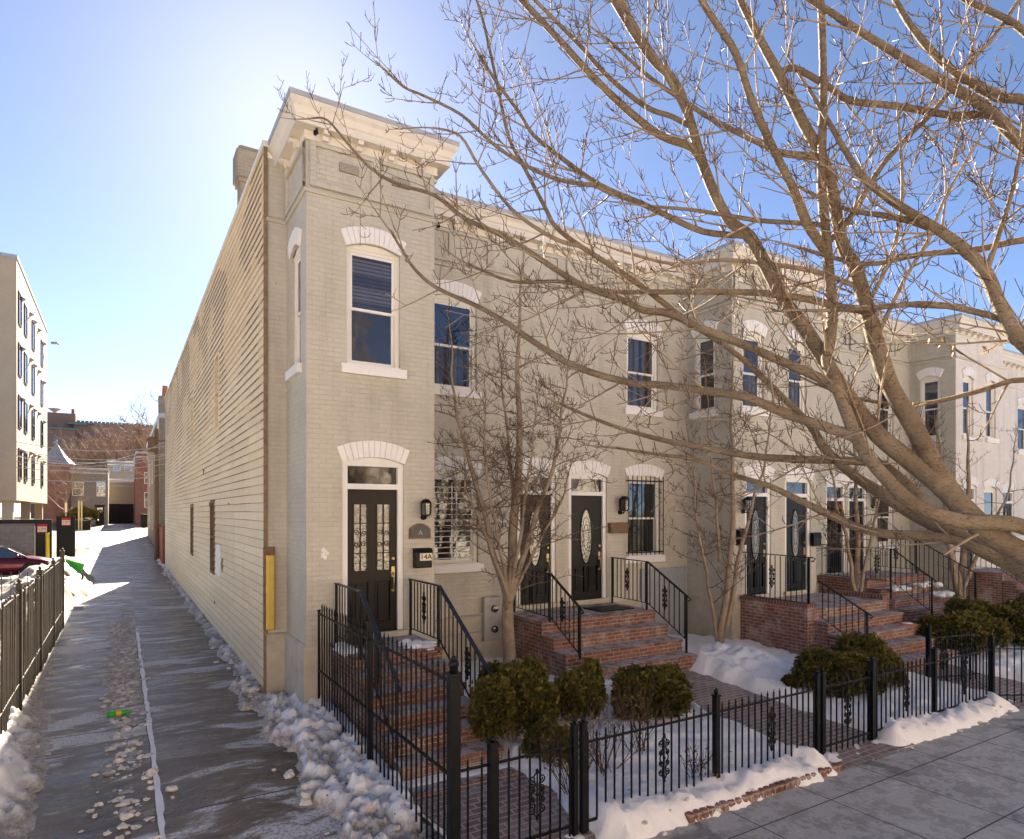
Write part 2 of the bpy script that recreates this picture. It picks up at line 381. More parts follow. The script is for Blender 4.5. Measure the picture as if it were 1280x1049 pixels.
t.bump(t.math('ADD', t.math('MULTIPLY', fine, 0.8), t.math('MULTIPLY', n4, 0.7)), 0.35, 0.03); M['alley'] = t.mat
# pavement slabs
t = NT('concrete_slabs'); sx = t.n('SeparateXYZ'); t.l(t.P(), sx.inputs[0])
fx = t.math('ABSOLUTE', t.math('SUBTRACT', t.math('FRACT', t.math('MULTIPLY', t.math('ADD', sx.outputs[0], 0.35), 1/1.22)), 0.5))
fy = t.math('ABSOLUTE', t.math('SUBTRACT', t.math('FRACT', t.math('MULTIPLY', t.math('ADD', sx.outputs[1], 0.40), 1/1.22)), 0.5))
jl = t.math('MAXIMUM', t.math('GREATER_THAN', fx, 0.493), t.math('GREATER_THAN', fy, 0.493))
n1 = t.noise(0.9, 6, 0.65); n4 = t.noise(30, 6, 0.7); n2 = t.noise(2.6, 10, 0.8, None, 0.15)
cell = t.n('TexWhiteNoise'); cx = t.n('CombineXYZ')
t.l(t.math('FLOOR', t.math('SUBTRACT', t.math('MULTIPLY', t.math('ADD', sx.outputs[0], 0.35), 1/1.22), 0.0)), cx.inputs[0]); t.l(t.math('FLOOR', t.math('MULTIPLY', t.math('ADD', sx.outputs[1], 0.40), 1/1.22)), cx.inputs[1]); t.l(cx.outputs[0], cell.inputs['Vector'])
col = t.ramp(n1, [(0.3, (0.28,0.255,0.215)), (0.7, (0.44,0.41,0.35))])
col = t.mix(t.math('MULTIPLY', cell.outputs[0], 0.3), col, (0.15,0.14,0.12))
col = t.mix(t.ramp(n4, [(0.45, 0.0), (0.75, 0.4)]), col, (0.36,0.35,0.33))
col = t.mix(t.ramp(n2, [(0.47, 0.0), (0.53, 0.6), (0.57, 0.2), (0.63, 0.85)]), col, (0.62,0.60,0.57))
col = t.mix(t.math('MULTIPLY', t.ramp(t.noise(6, 8, 0.8), [(0.5, 0.0), (0.6, 0.55)]), t.ramp(n1, [(0.4, 0.2), (0.6, 1.0)])), col, (0.58,0.56,0.53))
col = t.mix(t.ramp(t.noise(1.4, 5, 0.6, None, 0.5), [(0.60, 0.0), (0.66, 0.6)]), col, (0.10,0.095,0.085))
col = t.mix(jl, col, (0.05,0.047,0.042))
t.set(col, t.ramp(n1, [(0.35, 0.35), (0.65, 0.8)]), spec=0.45)
t.bump(t.math('SUBTRACT', t.math('MULTIPLY', n4, 0.5), t.math('MULTIPLY', jl, 1.5)), 0.5, 0.01); M['slab'] = t.mat
M['asphalt'] = simple('salt_dried_bounce_pale_asphalt', (0.32,0.305,0.28), 0.8, 0.25, 3, bump=0.4)  # out-of-view street, paled further to bounce light
M['ground'] = simple('bare_ground', (0.15,0.125,0.095), 0.9, 0.25, 1.2, bump=0.4)
# bark
t = NT('grey_brown_bark'); n1 = t.noise(3, 6, 0.65); vo = t.noise(1.0, 4, 0.65, t.scale(20,20,60), 0.6)
col = t.ramp(n1, [(0.25, (0.155,0.11,0.07)), (0.5, (0.275,0.205,0.132)), (0.75, (0.43,0.335,0.23))])
col = t.mix(t.ramp(vo, [(0.57, 0.0), (0.63, 0.75)]), col, (0.10,0.065,0.038))
col = t.mix(t.ramp(t.noise(1.5, 4), [(0.58, 0.0), (0.72, 0.4)]), col, (0.20,0.19,0.07))
t.set(col, 0.75, spec=0.3); t.bump(t.math('ADD', t.math('MULTIPLY', vo, -1.0), t.math('MULTIPLY', t.noise(14, 6, 0.7), 2.0)), 1.0, 0.025); M['bark'] = t.mat
M['twig'] = simple('red_brown_twig', (0.10,0.062,0.042), 0.8, 0.25, 3, spec=0.1)
M['stem'] = simple('thin_tree_bark', (0.27,0.205,0.14), 0.75, 0.3, 7, bump=0.4)
M['leaf'] = simple('dry_orange_leaf', (0.55,0.25,0.04), 0.6, 0.3, 30)
t = NT('evergreen_sprays'); oi = t.noise(13, 4); big = t.noise(1.6, 2)
col = t.ramp(oi, [(0.3, (0.028,0.028,0.008)), (0.5, (0.10,0.088,0.018)), (0.68, (0.24,0.19,0.045))])
col = t.mix(t.ramp(big, [(0.55, 0.0), (0.75, 0.45)]), col, (0.13,0.085,0.03))
t.set(col, 0.6, spec=0.25); M['ever'] = t.mat
M['vent'] = simple('painted_vent_mesh', (0.30,0.27,0.21), 0.8, 0.5, 60)
M['steelblue'] = simple('blue_grey_panel', (0.30,0.32,0.33), 0.6, 0.1, 4)
M['grey_dark'] = simple('dark_bronze', (0.07,0.07,0.07), 0.45, 0.2, 20, metal=0.5)
M['sticker'] = simple('cream_sticker', (0.75,0.66,0.5), 0.5, 0.05, 20)
M['red'] = simple('red_cloth', (0.45,0.02,0.02), 0.6, 0.2, 20)
M['terra'] = simple('terracotta', (0.42,0.15,0.06), 0.75, 0.15, 12)
M['green'] = simple('bright_green_plastic', (0.03,0.42,0.04), 0.35, 0.1, 9)
M['rubber'] = simple('tyre_rubber', (0.02,0.02,0.02), 0.8, 0.2, 9)
M['car'] = simple('burgundy_car_paint', (0.13,0.012,0.022), 0.18, 0.1, 2, metal=0.35, spec=0.6)
M['chrome'] = simple('alloy', (0.6,0.6,0.62), 0.25, 0.05, 9, metal=0.9)
M['lamp_clear'] = simple('headlight_plastic', (0.65,0.65,0.65), 0.1, 0.05, 9, spec=0.8)
M['stucco'] = simple('beige_stucco', (0.46,0.37,0.26), 0.8, 0.06, 1.2, bump=0.2)
M['stucco_dark'] = simple('grey_beige_stucco', (0.38,0.33,0.26), 0.8, 0.06, 1.2, bump=0.2)
M['block'] = red_brick('grey_concrete_block', (0.28,0.26,0.22), (0.24,0.22,0.19), (0.2,0.185,0.16), w=0.4, h=0.2)
M['teal'] = simple('teal_roof_trim', (0.13,0.19,0.17), 0.5, 0.1, 4)
M['slate'] = simple('grey_slate', (0.30,0.30,0.31), 0.6, 0.25, 9)
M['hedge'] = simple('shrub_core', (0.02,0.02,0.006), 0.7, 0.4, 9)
M['redpaint'] = simple('rust_red_fence_paint', (0.33,0.09,0.05), 0.7, 0.2, 6)
M['wire'] = simple('pale_glint_cable', (0.42,0.40,0.37), 0.5, 0.1, 3)  # glint on the cables put into an even pale colour
M['brick_cap'] = red_brick('brick_soldier_course', (0.20,0.085,0.05), (0.13,0.055,0.04), w=0.075, h=0.3)
M['yellowpaint'] = simple('yellow_paint', (0.70,0.50,0.02), 0.5, 0.1, 9)
M['yellowcream'] = simple('faded_yellow_board', (0.60,0.52,0.25), 0.7, 0.1, 9)
M['twig2'] = simple('brown_branch', (0.15,0.10,0.068), 0.7, 0.3, 5)

M['bounce_brick'] = red_brick('bounce_pale_brick', (0.78,0.70,0.57), (0.74,0.66,0.53), (0.5,0.45,0.37))  # for the unseen houses opposite, pale to bounce light onto the fronts

M['lump_snow'] = snowmat('grimy_ice_lumps', (0.66,0.62,0.57), 0.8, (0.30,0.24,0.18))

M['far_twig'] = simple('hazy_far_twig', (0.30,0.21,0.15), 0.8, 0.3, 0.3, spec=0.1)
# ------------------------------------------------------------------ row houses
class Fr:
    """a wall frame: u along the wall, o outward, z up"""
    def __init__(s, p0, p1):
        s.p = Vector((p0[0], p0[1], 0)); q = Vector((p1[0], p1[1], 0)); s.L = (q-s.p).length
        s.d = (q-s.p).normalized(); s.n = Vector((s.d.y, -s.d.x, 0))
    def __call__(s, u, o, z): return s.p+s.d*u+s.n*o+Vector((0, 0, z))
    def box(s, mb, u0, u1, o0, o1, z0, z1, m=0):
        P = s
        mb.add([P(u0,o1,z0),P(u1,o1,z0),P(u1,o0,z0),P(u0,o0,z0),P(u0,o1,z1),P(u1,o1,z1),P(u1,o0,z1),P(u0,o0,z1)],
               [(0,3,2,1),(4,5,6,7),(0,1,5,4),(1,2,6,5),(2,3,7,6),(3,0,4,7)], m)
    def poly(s, mb, pts, o0, o1, m=0):
        n = len(pts); vs = [s(u,o1,z) for u, z in pts]+[s(u,o0,z) for u, z in pts]
        mb.add(vs, [tuple(range(n)), tuple(range(2*n-1,n-1,-1))]+[(i+n,(i+1)%n+n,(i+1)%n,i) for i in range(n)], m)
def wall_seg(mb, fr, z0, z1, ops, depth=0.13, o=0.0, back=False):
    us = sorted({0, fr.L, *[a for q in ops for a in q[:2]]}); zs = sorted({z0, z1, *[a for q in ops for a in q[2:]]})
    for i in range(len(us)-1):
        for j in range(len(zs)-1):
            cu, cz = (us[i]+us[i+1])/2, (zs[j]+zs[j+1])/2
            if any(q[0] < cu < q[1] and q[2] < cz < q[3] for q in ops): continue
            mb.quad(fr(us[i],o,zs[j]), fr(us[i+1],o,zs[j]), fr(us[i+1],o,zs[j+1]), fr(us[i],o,zs[j+1]))
    for a, b, c, d in ops:
        mb.quad(fr(a,o,c), fr(a,o-depth,c), fr(a,o-depth,d), fr(a,o,d))
        mb.quad(fr(b,o-depth,c), fr(b,o,c), fr(b,o,d), fr(b,o-depth,d))
        mb.quad(fr(a,o-depth,d), fr(b,o-depth,d), fr(b,o,d), fr(a,o,d))
        mb.quad(fr(a,o,c), fr(b,o,c), fr(b,o-depth,c), fr(a,o-depth,c))
        if back: mb.quad(fr(a,o-depth,c), fr(b,o-depth,c), fr(b,o-depth,d), fr(a,o-depth,d))
    if o:
        mb.quad(fr(0,0,z0), fr(fr.L,0,z0), fr(fr.L,o,z0), fr(0,o,z0))
def hood(fr, par, u0, u1, z, rise=0.10, th=0.27, ext=0.10, proud=0.035):
    mb = MB(); N = 12; c = (u0+u1)/2; h = (u1-u0)/2
    lo = [(c+h*(-1+2*i/N), z+rise*(1-(-1+2*i/N)**2)) for i in range(N+1)]
    hi = [(c+(h+ext)*(-1+2*i/N), z+th*0.86+(rise+0.03)*(1-(-1+2*i/N)**2)) for i in range(N+1)]
    for i in range(N):                       # separate wedge bricks, a few mm apart
        g = 0.05
        q_ = [(a_[0]+(b_[0]-a_[0])*g*f_, a_[1]+(b_[1]-a_[1])*g*f_) for a_, b_, f_ in ((lo[i],lo[i+1],1),(lo[i+1],lo[i],1),(hi[i+1],hi[i],1),(hi[i],hi[i+1],1))]
        fr.poly(mb, q_, -0.02, proud+0.003*((i*7)%3))
        fr.poly(mb, [lo[i], lo[i+1], hi[i+1], hi[i]], -0.02, proud-0.012)
    return mb.build('hood', M['hood'], par)
RISE = 0.10
lower = {'glass': 'glass_curtain', 'glass_slats': 'glass_blind'}
def window(par, fr, u0, u1, z0, z1, bars=None, glassm='glass', sill=True, hd=True, jamb=0.075, inner='frame'):
    """sash window in an opening u0..u1, z0..z1 (z1 = spring of the arch)"""
    mb = MB(); a = RISE if hd else 0.0
    fr.box(mb, u0, u0+jamb, -0.13, -0.055, z0, z1); fr.box(mb, u1-jamb, u1, -0.13, -0.055, z0, z1)
    fr.box(mb, u0, u1, -0.13, -0.045, z1, z1+a+0.005); fr.box(mb, u0+jamb, u1-jamb, -0.13, -0.06, z1-0.05, z1)
    fr.box(mb, u0+jamb, u1-jamb, -0.13, -0.058, z0, z0+0.03)
    w = mb.build('window', M[inner], par)
    a0, a1, b0, b1 = u0+jamb, u1-jamb, z0+0.03, z1-0.05; mid = b0+(b1-b0)*0.49
    for nm, za, zb, o in (('lower_sash', b0, mid+0.02, -0.10), ('upper_sash', mid-0.02, b1, -0.075)):
        s = MB(); e = 0.042
        fr.box(s, a0, a0+e, o-0.03, o, za, zb); fr.box(s, a1-e, a1, o-0.03, o, za, zb)
        fr.box(s, a0+e, a1-e, o-0.03, o-0.002, za, za+e); fr.box(s, a0+e, a1-e, o-0.03, o-0.002, zb-e, zb)
        s.build(nm, M['white'], w)
        g = MB(); g.quad(fr(a0+e,o-0.015,za+e), fr(a1-e,o-0.015,za+e), fr(a1-e,o-0.015,zb-e), fr(a0+e,o-0.015,zb-e))
        g.build('pane', M[glassm if nm == 'upper_sash' else lower.get(glassm, glassm)], w)
    if sill:
        s = MB(); fr.box(s, u0-0.09, u1+0.09, -0.13, 0.075, z0-0.17, z0-0.025); fr.box(s, u0+0.002, u1-0.002, -0.13, 0.03, z0-0.025, z0)
        s.build('sill', M['hood'], w)
    if hd: hood(fr, w, u0, u1, z1)
    if bars == 'iron':
        s = MB(); n = 8
        for i in range(n+1): u = u0-0.02+(u1-u0+0.06)*i/n; fr.box(s, u-0.007, u+0.007, 0.05, 0.064, z0-0.0, z1+0.08)
        for z in (z0+0.05, z1-0.05): fr.box(s, u0-0.04, u1+0.06, 0.044, 0.05, z, z+0.03)
        for u in (u0-0.03, u1+0.035): fr.box(s, u-0.01, u+0.01, 0.0, 0.05, z0+0.05, z0+0.07); fr.box(s, u-0.01, u+0.01, 0.0, 0.05, z1-0.05, z1-0.03)
        s.build('security_grille', M['iron'], w)
    if bars == 'white':
        s = MB(); n = 14; c = (u0+u1)/2+0.02
        for i in range(n): z = z0+0.1+(z1-z0-0.34)*i/(n-1); fr.box(s, u0+0.03, u1-0.03, -0.052, -0.038, z-0.008, z+0.008)
        for u in (c-0.05, c+0.05): fr.box(s, u-0.012, u+0.012, -0.038, -0.026, z0+0.08, z1-0.15)
        s.build('white_grille', M['white'], w)
    return w
def spiral(c, r, turns, a0, sx=1, n=22, ax=(Vector((1,0,0)), Vector((0,0,1)))):
    out = []
    for i in range(n):
        f = i/(n-1); a = a0+turns*2*math.pi*f*sx; q = r*(1-0.8*f)
        out.append(Vector(c)+ax[0]*(q*math.cos(a))+ax[1]*(q*math.sin(a)))
    return out
def door(par, fr, u0, u1, z0, style, jamb=0.09, ztop=4.07, mat='doorjet', zl=None):
    """door, its frame, transom and arched hood in an opening u0..u1"""
    zl = zl or z0+2.28
    mb = MB()
    for a, b in ((u0, u0+jamb), (u1-jamb, u1)): fr.box(mb, a, b, -0.13, -0.03, z0, ztop)
    fr.box(mb, u0, u1, -0.13, -0.028, ztop, ztop+RISE+0.005)
    fr.box(mb, u0+jamb, u1-jamb, -0.13, -0.02, zl, zl+0.085); fr.box(mb, u0+jamb, u1-jamb, -0.13, -0.04, ztop-0.045, ztop)
    f = mb.build('door_frame', M['white'], par)
    g = MB(); fr.box(g, u0+jamb, u1-jamb, -0.12, -0.10, zl+0.085, ztop-0.045)
    g.build('transom_pane', M['glass_blind'], f)
    s = MB(); fr.box(s, u0-0.06, u1+0.06, -0.13, 0.06, z0-0.09, z0); s.build('threshold', M['plinth'], f)
    hood(fr, f, u0, u1, ztop)
    a, b = u0+jamb, u1-jamb; w = b-a; d = MB(); o = -0.075
    if style == 'lights':
        ops = [(a+0.14*w, a+0.40*w, z0+0.98, zl-0.24), (a+0.60*w, a+0.86*w, z0+0.98, zl-0.24)]
        pan = [(a+0.14*w, a+0.42*w, z0+0.16, z0+0.80), (a+0.58*w, a+0.86*w, z0+0.16, z0+0.80)]
    else:
        ops = []; pan = [(a+0.14*w, a+0.44*w, z0+0.16, z0+0.72), (a+0.56*w, a+0.86*w, z0+0.16, z0+0.72)]
    sub = Fr((fr(a,0,0).x, fr(a,0,0).y), (fr(b,0,0).x, fr(b,0,0).y))
    fr.box(d, a, b, o-0.05, o-0.03, z0, zl)
    wall_seg(d, sub, z0, zl, [(p-a, q-a, r, t) for p, q, r, t in ops+pan], 0.028, o)
    for p, q, r, t2 in pan: fr.box(d, p+0.035, q-0.035, o-0.03, o-0.006, r+0.035, t2-0.035)
    for p, q, r, t2 in ops+pan:            # raised moulding
        for x0, x1, y0, y1 in ((p-0.02,q+0.02,t2,t2+0.018),(p-0.02,q+0.02,r-0.018,r),(p-0.02,p,r,t2),(q,q+0.02,r,t2)): fr.box(d, x0, x1, o, o+0.012, y0, y1)
    leaf = d.build('door', M[mat], par)
    if style == 'lights':
        for p, q, r, t2 in ops:
            g = MB(); g.quad(fr(p,o-0.02,r), fr(q,o-0.02,r), fr(q,o-0.02,t2), fr(p,o-0.02,t2)); g.build('glass_light', M['glass_leaded'], leaf)
            k = MB(); c = (p+q)/2; fr.box(k, c-0.006, c+0.006, o-0.012, o+0.004, r, t2)
            for z in (t2-0.30, r+0.28): fr.box(k, p, q, o-0.010, o+0.002, z-0.006, z+0.006)
            for sg in (-1, 1):
                for zz in (0.40, 0.57):
                    z = r+(t2-r)*zz
                    k.tube(spiral(fr(c+sg*0.055, o-0.004, z), 0.05, 1.3, 0 if zz < .5 else math.pi, sg, 16, (fr.d, Vector((0,0,1)))), 0.005, 4)
            k.build('scroll_grille', M['iron'], leaf)
    else:
        c = (a+b)/2; zc = z0+1.38; N = 28; ru, rz = 0.155, 0.60
        el = [(c+ru*math.cos(2*math.pi*i/N), zc+rz*math.sin(2*math.pi*i/N)) for i in range(N)]
        g = MB(); fr.poly(g, el, o, o+0.006); g.build('oval_light', M['glass_leaded'], leaf)
        k = MB(); k.tube([fr(u, o+0.008, z) for u, z in el+el[:1]], 0.014, 6, False)
        for q in (0.45, 0.72): k.tube([fr(c+(u-c)*q, o+0.009, zc+(z-zc)*q) for u, z in el+el[:1]], 0.004, 4, False)
        k.build('oval_moulding', M[mat], leaf)
    k = MB(); ul = b-0.07
    k.lathe(fr(ul, o, z0+1.16), [(0.032,-0.0),(0.032,-0.02),(0.02,-0.03)], 12, 'y')
    k.build('deadbolt', M['brass'], leaf); k = MB()
    fr.box(k, ul-0.03, ul+0.03, o, o+0.012, z0+0.86, z0+1.03)
    k.tube([fr(ul, o+0.01, z0+0.93), fr(ul, o+0.06, z0+0.90), fr(ul, o+0.065, z0+0.78), fr(ul, o+0.05, z0+0.68), fr(ul, o+0.008, z0+0.65)], 0.011, 6)
    k.lathe(fr(ul, o, z0+0.65), [(0.025,0),(0.025,-0.015)], 10, 'y')
    k.build('handle', M['brass'], leaf)
    return leaf
def sweep(mb, path, prof, m=0):
    """mitred sweep of prof [(out, z)] along a plan polyline"""
    n = len(path); ns_ = []
    for i in range(n-1):
        d = Vector((path[i+1][0]-path[i][0], path[i+1][1]-path[i][1])).normalized(); ns_.append(Vector((d.y, -d.x)))
    rings = []
    for i in range(n):
        if i == 0: v = ns_[0]
        elif i == n-1: v = ns_[-1]
        else: v = (ns_[i-1]+ns_[i])/(1+ns_[i-1].dot(ns_[i]))
        rings.append([Vector((path[i][0]+v.x*o, path[i][1]+v.y*o, z)) for o, z in prof])
    k = len(prof); vs = [p for r in rings for p in r]; fs = []
    for i in range(n-1):
        for j in range(k): j2 = (j+1)%k; fs.append((i*k+j, (i+1)*k+j, (i+1)*k+j2, i*k+j2))
    fs += [tuple(range(k-1,-1,-1)), tuple((n-1)*k+j for j in range(k))]
    mb.add(vs, fs, m)
def cornice(par, path, zt, spacing, skip=()):
    q = MB(); dz = zt-9.44
    sweep(q, path, [(o, z+dz) for o, z in ((-0.02,8.93),(0.035,8.93),(0.035,9.06),(0.20,9.06),(0.20,9.17),(0.225,9.19),(0.255,9.27),(0.295,9.31),(0.295,9.38),(-0.02,9.38))])
    c = q.build('cornice', M['cream'], par)
    q = MB(); sweep(q, path, [(o, z+dz) for o, z in ((-0.02,9.38),(0.31,9.38),(0.315,9.45),(-0.02,9.47))]); q.build('roof_edge', M['flash'], c)
    for i in range(len(path)-1):
        fr = Fr(path[i], path[i+1])
        if i in skip or fr.L < 0.5: continue
        n = max(1, round(fr.L/spacing))
        for k in range(n):
            u = fr.L*(k+0.5)/n; b = MB()
            pr = [(0.0,8.94),(0.06,8.945),(0.09,8.99),(0.17,9.0),(0.185,9.055),(0.0,9.055)]
            vs = [fr(u-0.045, 0.036+o*0.86, z+dz) for o, z in pr]+[fr(u+0.045, 0.036+o*0.86, z+dz) for o, z in pr]; k6 = 6
            b.add(vs, [tuple(range(6)), tuple(range(11,5,-1))]+[(j+6,(j+1)%6+6,(j+1)%6,j) for j in range(6)])
            b.build('bracket', M['cream'], c)
    return c
def belt(par, path, z, mat='wall'):
    q = MB(); sweep(q, path, [(-0.02,z),(0.032,z),(0.045,z+0.05),(0.0,z+0.085),(-0.02,z+0.085)]); return q.build('string_course', M[mat], par)
def frieze(par, fr, u0, u1, z0, z1, n, mat='wall'):
    """border standing proud of n sunk panels"""
    f2 = Fr((fr(u0,0,0).x, fr(u0,0,0).y), (fr(u1,0,0).x, fr(u1,0,0).y)); w = (u1-u0)/n
    q = MB(); wall_seg(q, f2, z0, z1, [(w*i+0.09, w*(i+1)-0.05, z0+0.1, z1-0.06) for i in range(n)], 0.048, 0.045)
    return q.build('frieze_panel_border', M[mat], par)
def plinth(par, path, z, mat='plinth', holes=()):
    q = MB(); sweep(q, path, [(-0.02,-0.15),(0.045,-0.15),(0.045,z-0.05),(0.06,z-0.045),(0.055,z-0.01),(0.02,z+0.02),(-0.02,z+0.02)]); return q.build('plinth', M[mat], par)

YB, YF = 10.0, 11.35              # bay fronts and the main front
H_IN = 0.13
def house(label, x0, x1, path, wallm='wall', roof=(9.2, 30.0), zc=9.27, zb=8.05, seps=(), group='row houses of the terrace'):
    t = empty('row_house', ((x0+x1)/2, YF, gz(YF)), label, 'house', group)
    r = MB(); r.box(x0+0.01, x1-0.01, YF-0.01, roof[1], roof[0]-0.15, roof[0]); r.build('roof', M['flash'], t)
    return t

# ---- corner house: bay with the 14A door, siding along the alley
XS = 2.07
A = empty('row_house', (5.0, YF, 0.3), 'grey-beige painted brick corner row house with cream siding along the alley', 'house', 'row houses of the terrace')
pA = [(XS,YF),(2.40,YF),(2.40,YB),(4.51,YB),(4.51,YF),(8.10,YF)]
w = MB()
f0, f1, f2, f3, f4 = [Fr(pA[i], pA[i+1]) for i in range(5)]
wall_seg(w, f0, -0.1, 9.2, [])
wall_seg(w, f1, -0.1, 9.2, [(0.33, 0.98, 5.63, 7.45+RISE)])
wall_seg(w, f2, -0.1, 9.2, [(0.55, 1.56, 1.36, 4.07+RISE), (0.61, 1.50, 5.63, 7.45+RISE)])
wall_seg(w, f3, -0.1, 9.2, [])
X = lambda fr, x: x-fr.p.x
wall_seg(w, f4, -0.1, 9.0, [(X(f4,5.0), X(f4,6.06), 2.30, 4.02+RISE), (X(f4,5.0), X(f4,6.03), 5.70, 7.40+RISE), (X(f4,6.97), X(f4,7.93), 1.36, 4.07+RISE)])
w.build('brick_wall', M['wall'], A)
window(A, f1, 0.33, 0.98, 5.63, 7.45, glassm='glass_slats'); window(A, f2, 0.61, 1.50, 5.63, 7.45, glassm='glass_slats')
door(A, f2, 0.55, 1.56, 1.38, 'lights', mat='doorblack')
window(A, f4, X(f4,5.0), X(f4,6.06), 2.30, 4.02, bars='white', glassm='glass_blind'); window(A, f4, X(f4,5.0), X(f4,6.03), 5.70, 7.40)
door(A, f4, X(f4,6.97), X(f4,7.93), 1.38, 'oval')
cornice(A, pA[1:5], 9.44, 0.58); cornice(A, pA[4:6], 9.27, 0.42)
belt(A, pA[:5], 8.14); belt(A, pA[4:6], 8.02)
frieze(A, f1, 0.05, 1.30, 8.24, 8.92, 1); frieze(A, f2, 0.05, 2.06, 8.24, 8.92, 2); frieze(A, f4, 0.1, 3.5, 8.12, 8.74, 4)
plinth(A, pA[:2]+[(2.40,YF),(2.40,YB),(2.93,YB)], 1.26); plinth(A, [(4.02,YB),(4.51,YB),(4.51,YF),(6.6,YF)], 1.26)
for u in (0.50, 1.36):
    v = MB(); f2.box(v, u, u+0.30, 0.0, 0.034, 8.58, 8.72); v.build('vent_grille', M['vent'] if 'vent' in M else M['grey'], A)
v = MB(); v.box(XS+0.012, 8.09, YF+0.01, 39.6, 9.0, 9.12); v.build('roof', M['flash'], A)
# clapboard wall along the alley, individual laps with a slight sag
fs_ = Fr((XS, 39.7), (XS, YF))
holes = []
def sidewin(y0, y1, z0, z1): holes.append((39.7-y1, 39.7-y0, z0, z1))
SIDEW = [(17.2,17.95,5.35,7.15), (23.6,24.3,5.45,7.1), (18.1,18.85,1.75,3.55), (23.8,24.5,1.9,3.5)]
for s_ in SIDEW: sidewin(*s_)
q = MB(); LAP = 0.155; nb = int((9.35-0.2)/LAP)
NY = 57
for b in range(nb+1):
    z0 = 0.2+b*LAP; z1 = min(z0+LAP, 9.36)
    cuts = sorted({i*fs_.L/NY for i in range(NY+1)} | {a for h in holes if h[2] < z1 and h[3] > z0 for a in h[:2]})
    for i in range(len(cuts)-1):
        ua, ub = cuts[i], cuts[i+1]; c = (ua+ub)/2
        if any(h[0] < c < h[1] and h[2] < (z0+z1)/2 < h[3] for h in holes): continue
        dz = lambda u: 0.02*ns(u*0.22, z0*0.35, 3)+0.006*ns(u*0.9, z0, 8)
        oo = lambda u: 0.008*ns(u*0.5, z0*0.7, 1)
        q.quad(fs_(ua,0.032+oo(ua),z0+dz(ua)), fs_(ub,0.032+oo(ub),z0+dz(ub)), fs_(ub,0.008+oo(ub),z1+dz(ub)+0.004), fs_(ua,0.008+oo(ua),z1+dz(ua)+0.004))
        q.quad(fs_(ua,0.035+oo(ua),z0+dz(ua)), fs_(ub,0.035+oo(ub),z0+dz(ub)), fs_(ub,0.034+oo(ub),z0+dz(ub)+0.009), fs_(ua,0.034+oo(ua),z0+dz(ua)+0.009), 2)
        q.quad(fs_(ua,0.0,z0+dz(ua)), fs_(ub,0.0,z0+dz(ub)), fs_(ub,0.032+oo(ub),z0+dz(ub)), fs_(ua,0.032+oo(ua),z0+dz(ua)), 0)
sd = q.build('siding_wall', [M['siding'], M['siding_dark'], M['lap_shade']], A)
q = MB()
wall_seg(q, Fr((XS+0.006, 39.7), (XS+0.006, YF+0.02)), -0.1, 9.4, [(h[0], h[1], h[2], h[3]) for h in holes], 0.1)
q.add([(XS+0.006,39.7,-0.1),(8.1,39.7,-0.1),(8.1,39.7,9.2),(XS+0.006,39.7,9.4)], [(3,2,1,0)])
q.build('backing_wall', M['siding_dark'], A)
for (y0, y1, z0, z1) in SIDEW:
    q = MB(); u0, u1 = 39.7-y1, 39.7-y0
    for a, b, c, d in ((u0-0.06,u0+0.03,z0-0.05,z1+0.06),(u1-0.03,u1+0.06,z0-0.05,z1+0.06),(u0+0.03,u1-0.03,z1-0.02,z1+0.06),(u0+0.03,u1-0.03,z0-0.05,z0+0.03),(u0+0.03,u1-0.03,(z0+z1)/2-0.02,(z0+z1)/2+0.02)): fs_.box(q, a, b, -0.05, 0.045, c, d)
    wn = q.build('side_window', M['wood'] if z0 < 3 else M['siding'], A)
    g = MB(); g.quad(fs_(u0,-0.03,z0), fs_(u1,-0.03,z0), fs_(u1,-0.03,z1), fs_(u0,-0.03,z1)); g.build('pane', M['glass'], wn)
q = MB(); fs_.box(q, fs_.L-0.01, fs_.L+0.03, -0.02, 0.042, 0.15, 9.36); q.build('corner_strip', M['rust'], A)
q = MB(); fs_.box(q, 0, fs_.L+0.03, -0.30, 0.06, 9.36, 9.46); q.build('coping', M['frame'], A)
# holes and patches where the laps are torn
for (y, z, w_, h_, mm) in ((16.6,2.05,0.22,0.3,'rust'), (18.95,2.1,0.10,0.35,'rust'), (19.1,3.5,0.16,0.12,'siding_dark'), (20.6,4.45,0.12,0.14,'siding_dark'), (18.0,1.0,0.10,0.09,'siding_dark'), (15.5,3.48,0.12,0.05,'siding_dark')):
    q = MB(); u = 39.7-y; pts = [(u+w_*(0.5*math.cos(a)*(1+0.4*ns(a,y))), z+h_*0.5*math.sin(a)*(1+0.4*ns(y,a))) for a in [i*math.pi/5 for i in range(10)]]
    fs_.poly(q, pts, 0.0, 0.037); q.build('torn_patch', M[mm], sd)
q = MB(); fs_.box(q, 39.7-17.7, 39.7-16.9, 0.0, 0.04, 1.75, 2.5); q.build('repair_patch', M['white'], sd)
# chimney on the alley side
ch = MB(); ch.bbox(2.20, 2.58, 15.0, 15.4, 8.9, 10.85, 0.02); c_ = ch.build('chimney', M['brick_tan'], A)
ch = MB(); ch.bbox(2.16, 2.63, 14.95, 15.45, 10.42, 10.52, 0.02); ch.bbox(2.12, 2.68, 14.9, 15.5, 10.52, 11.12, 0.03); ch.bbox(2.17, 2.63, 14.95, 15.45, 11.12, 11.2, 0.02); ch.build('chimney_cap', M['brick_tan'], c_)

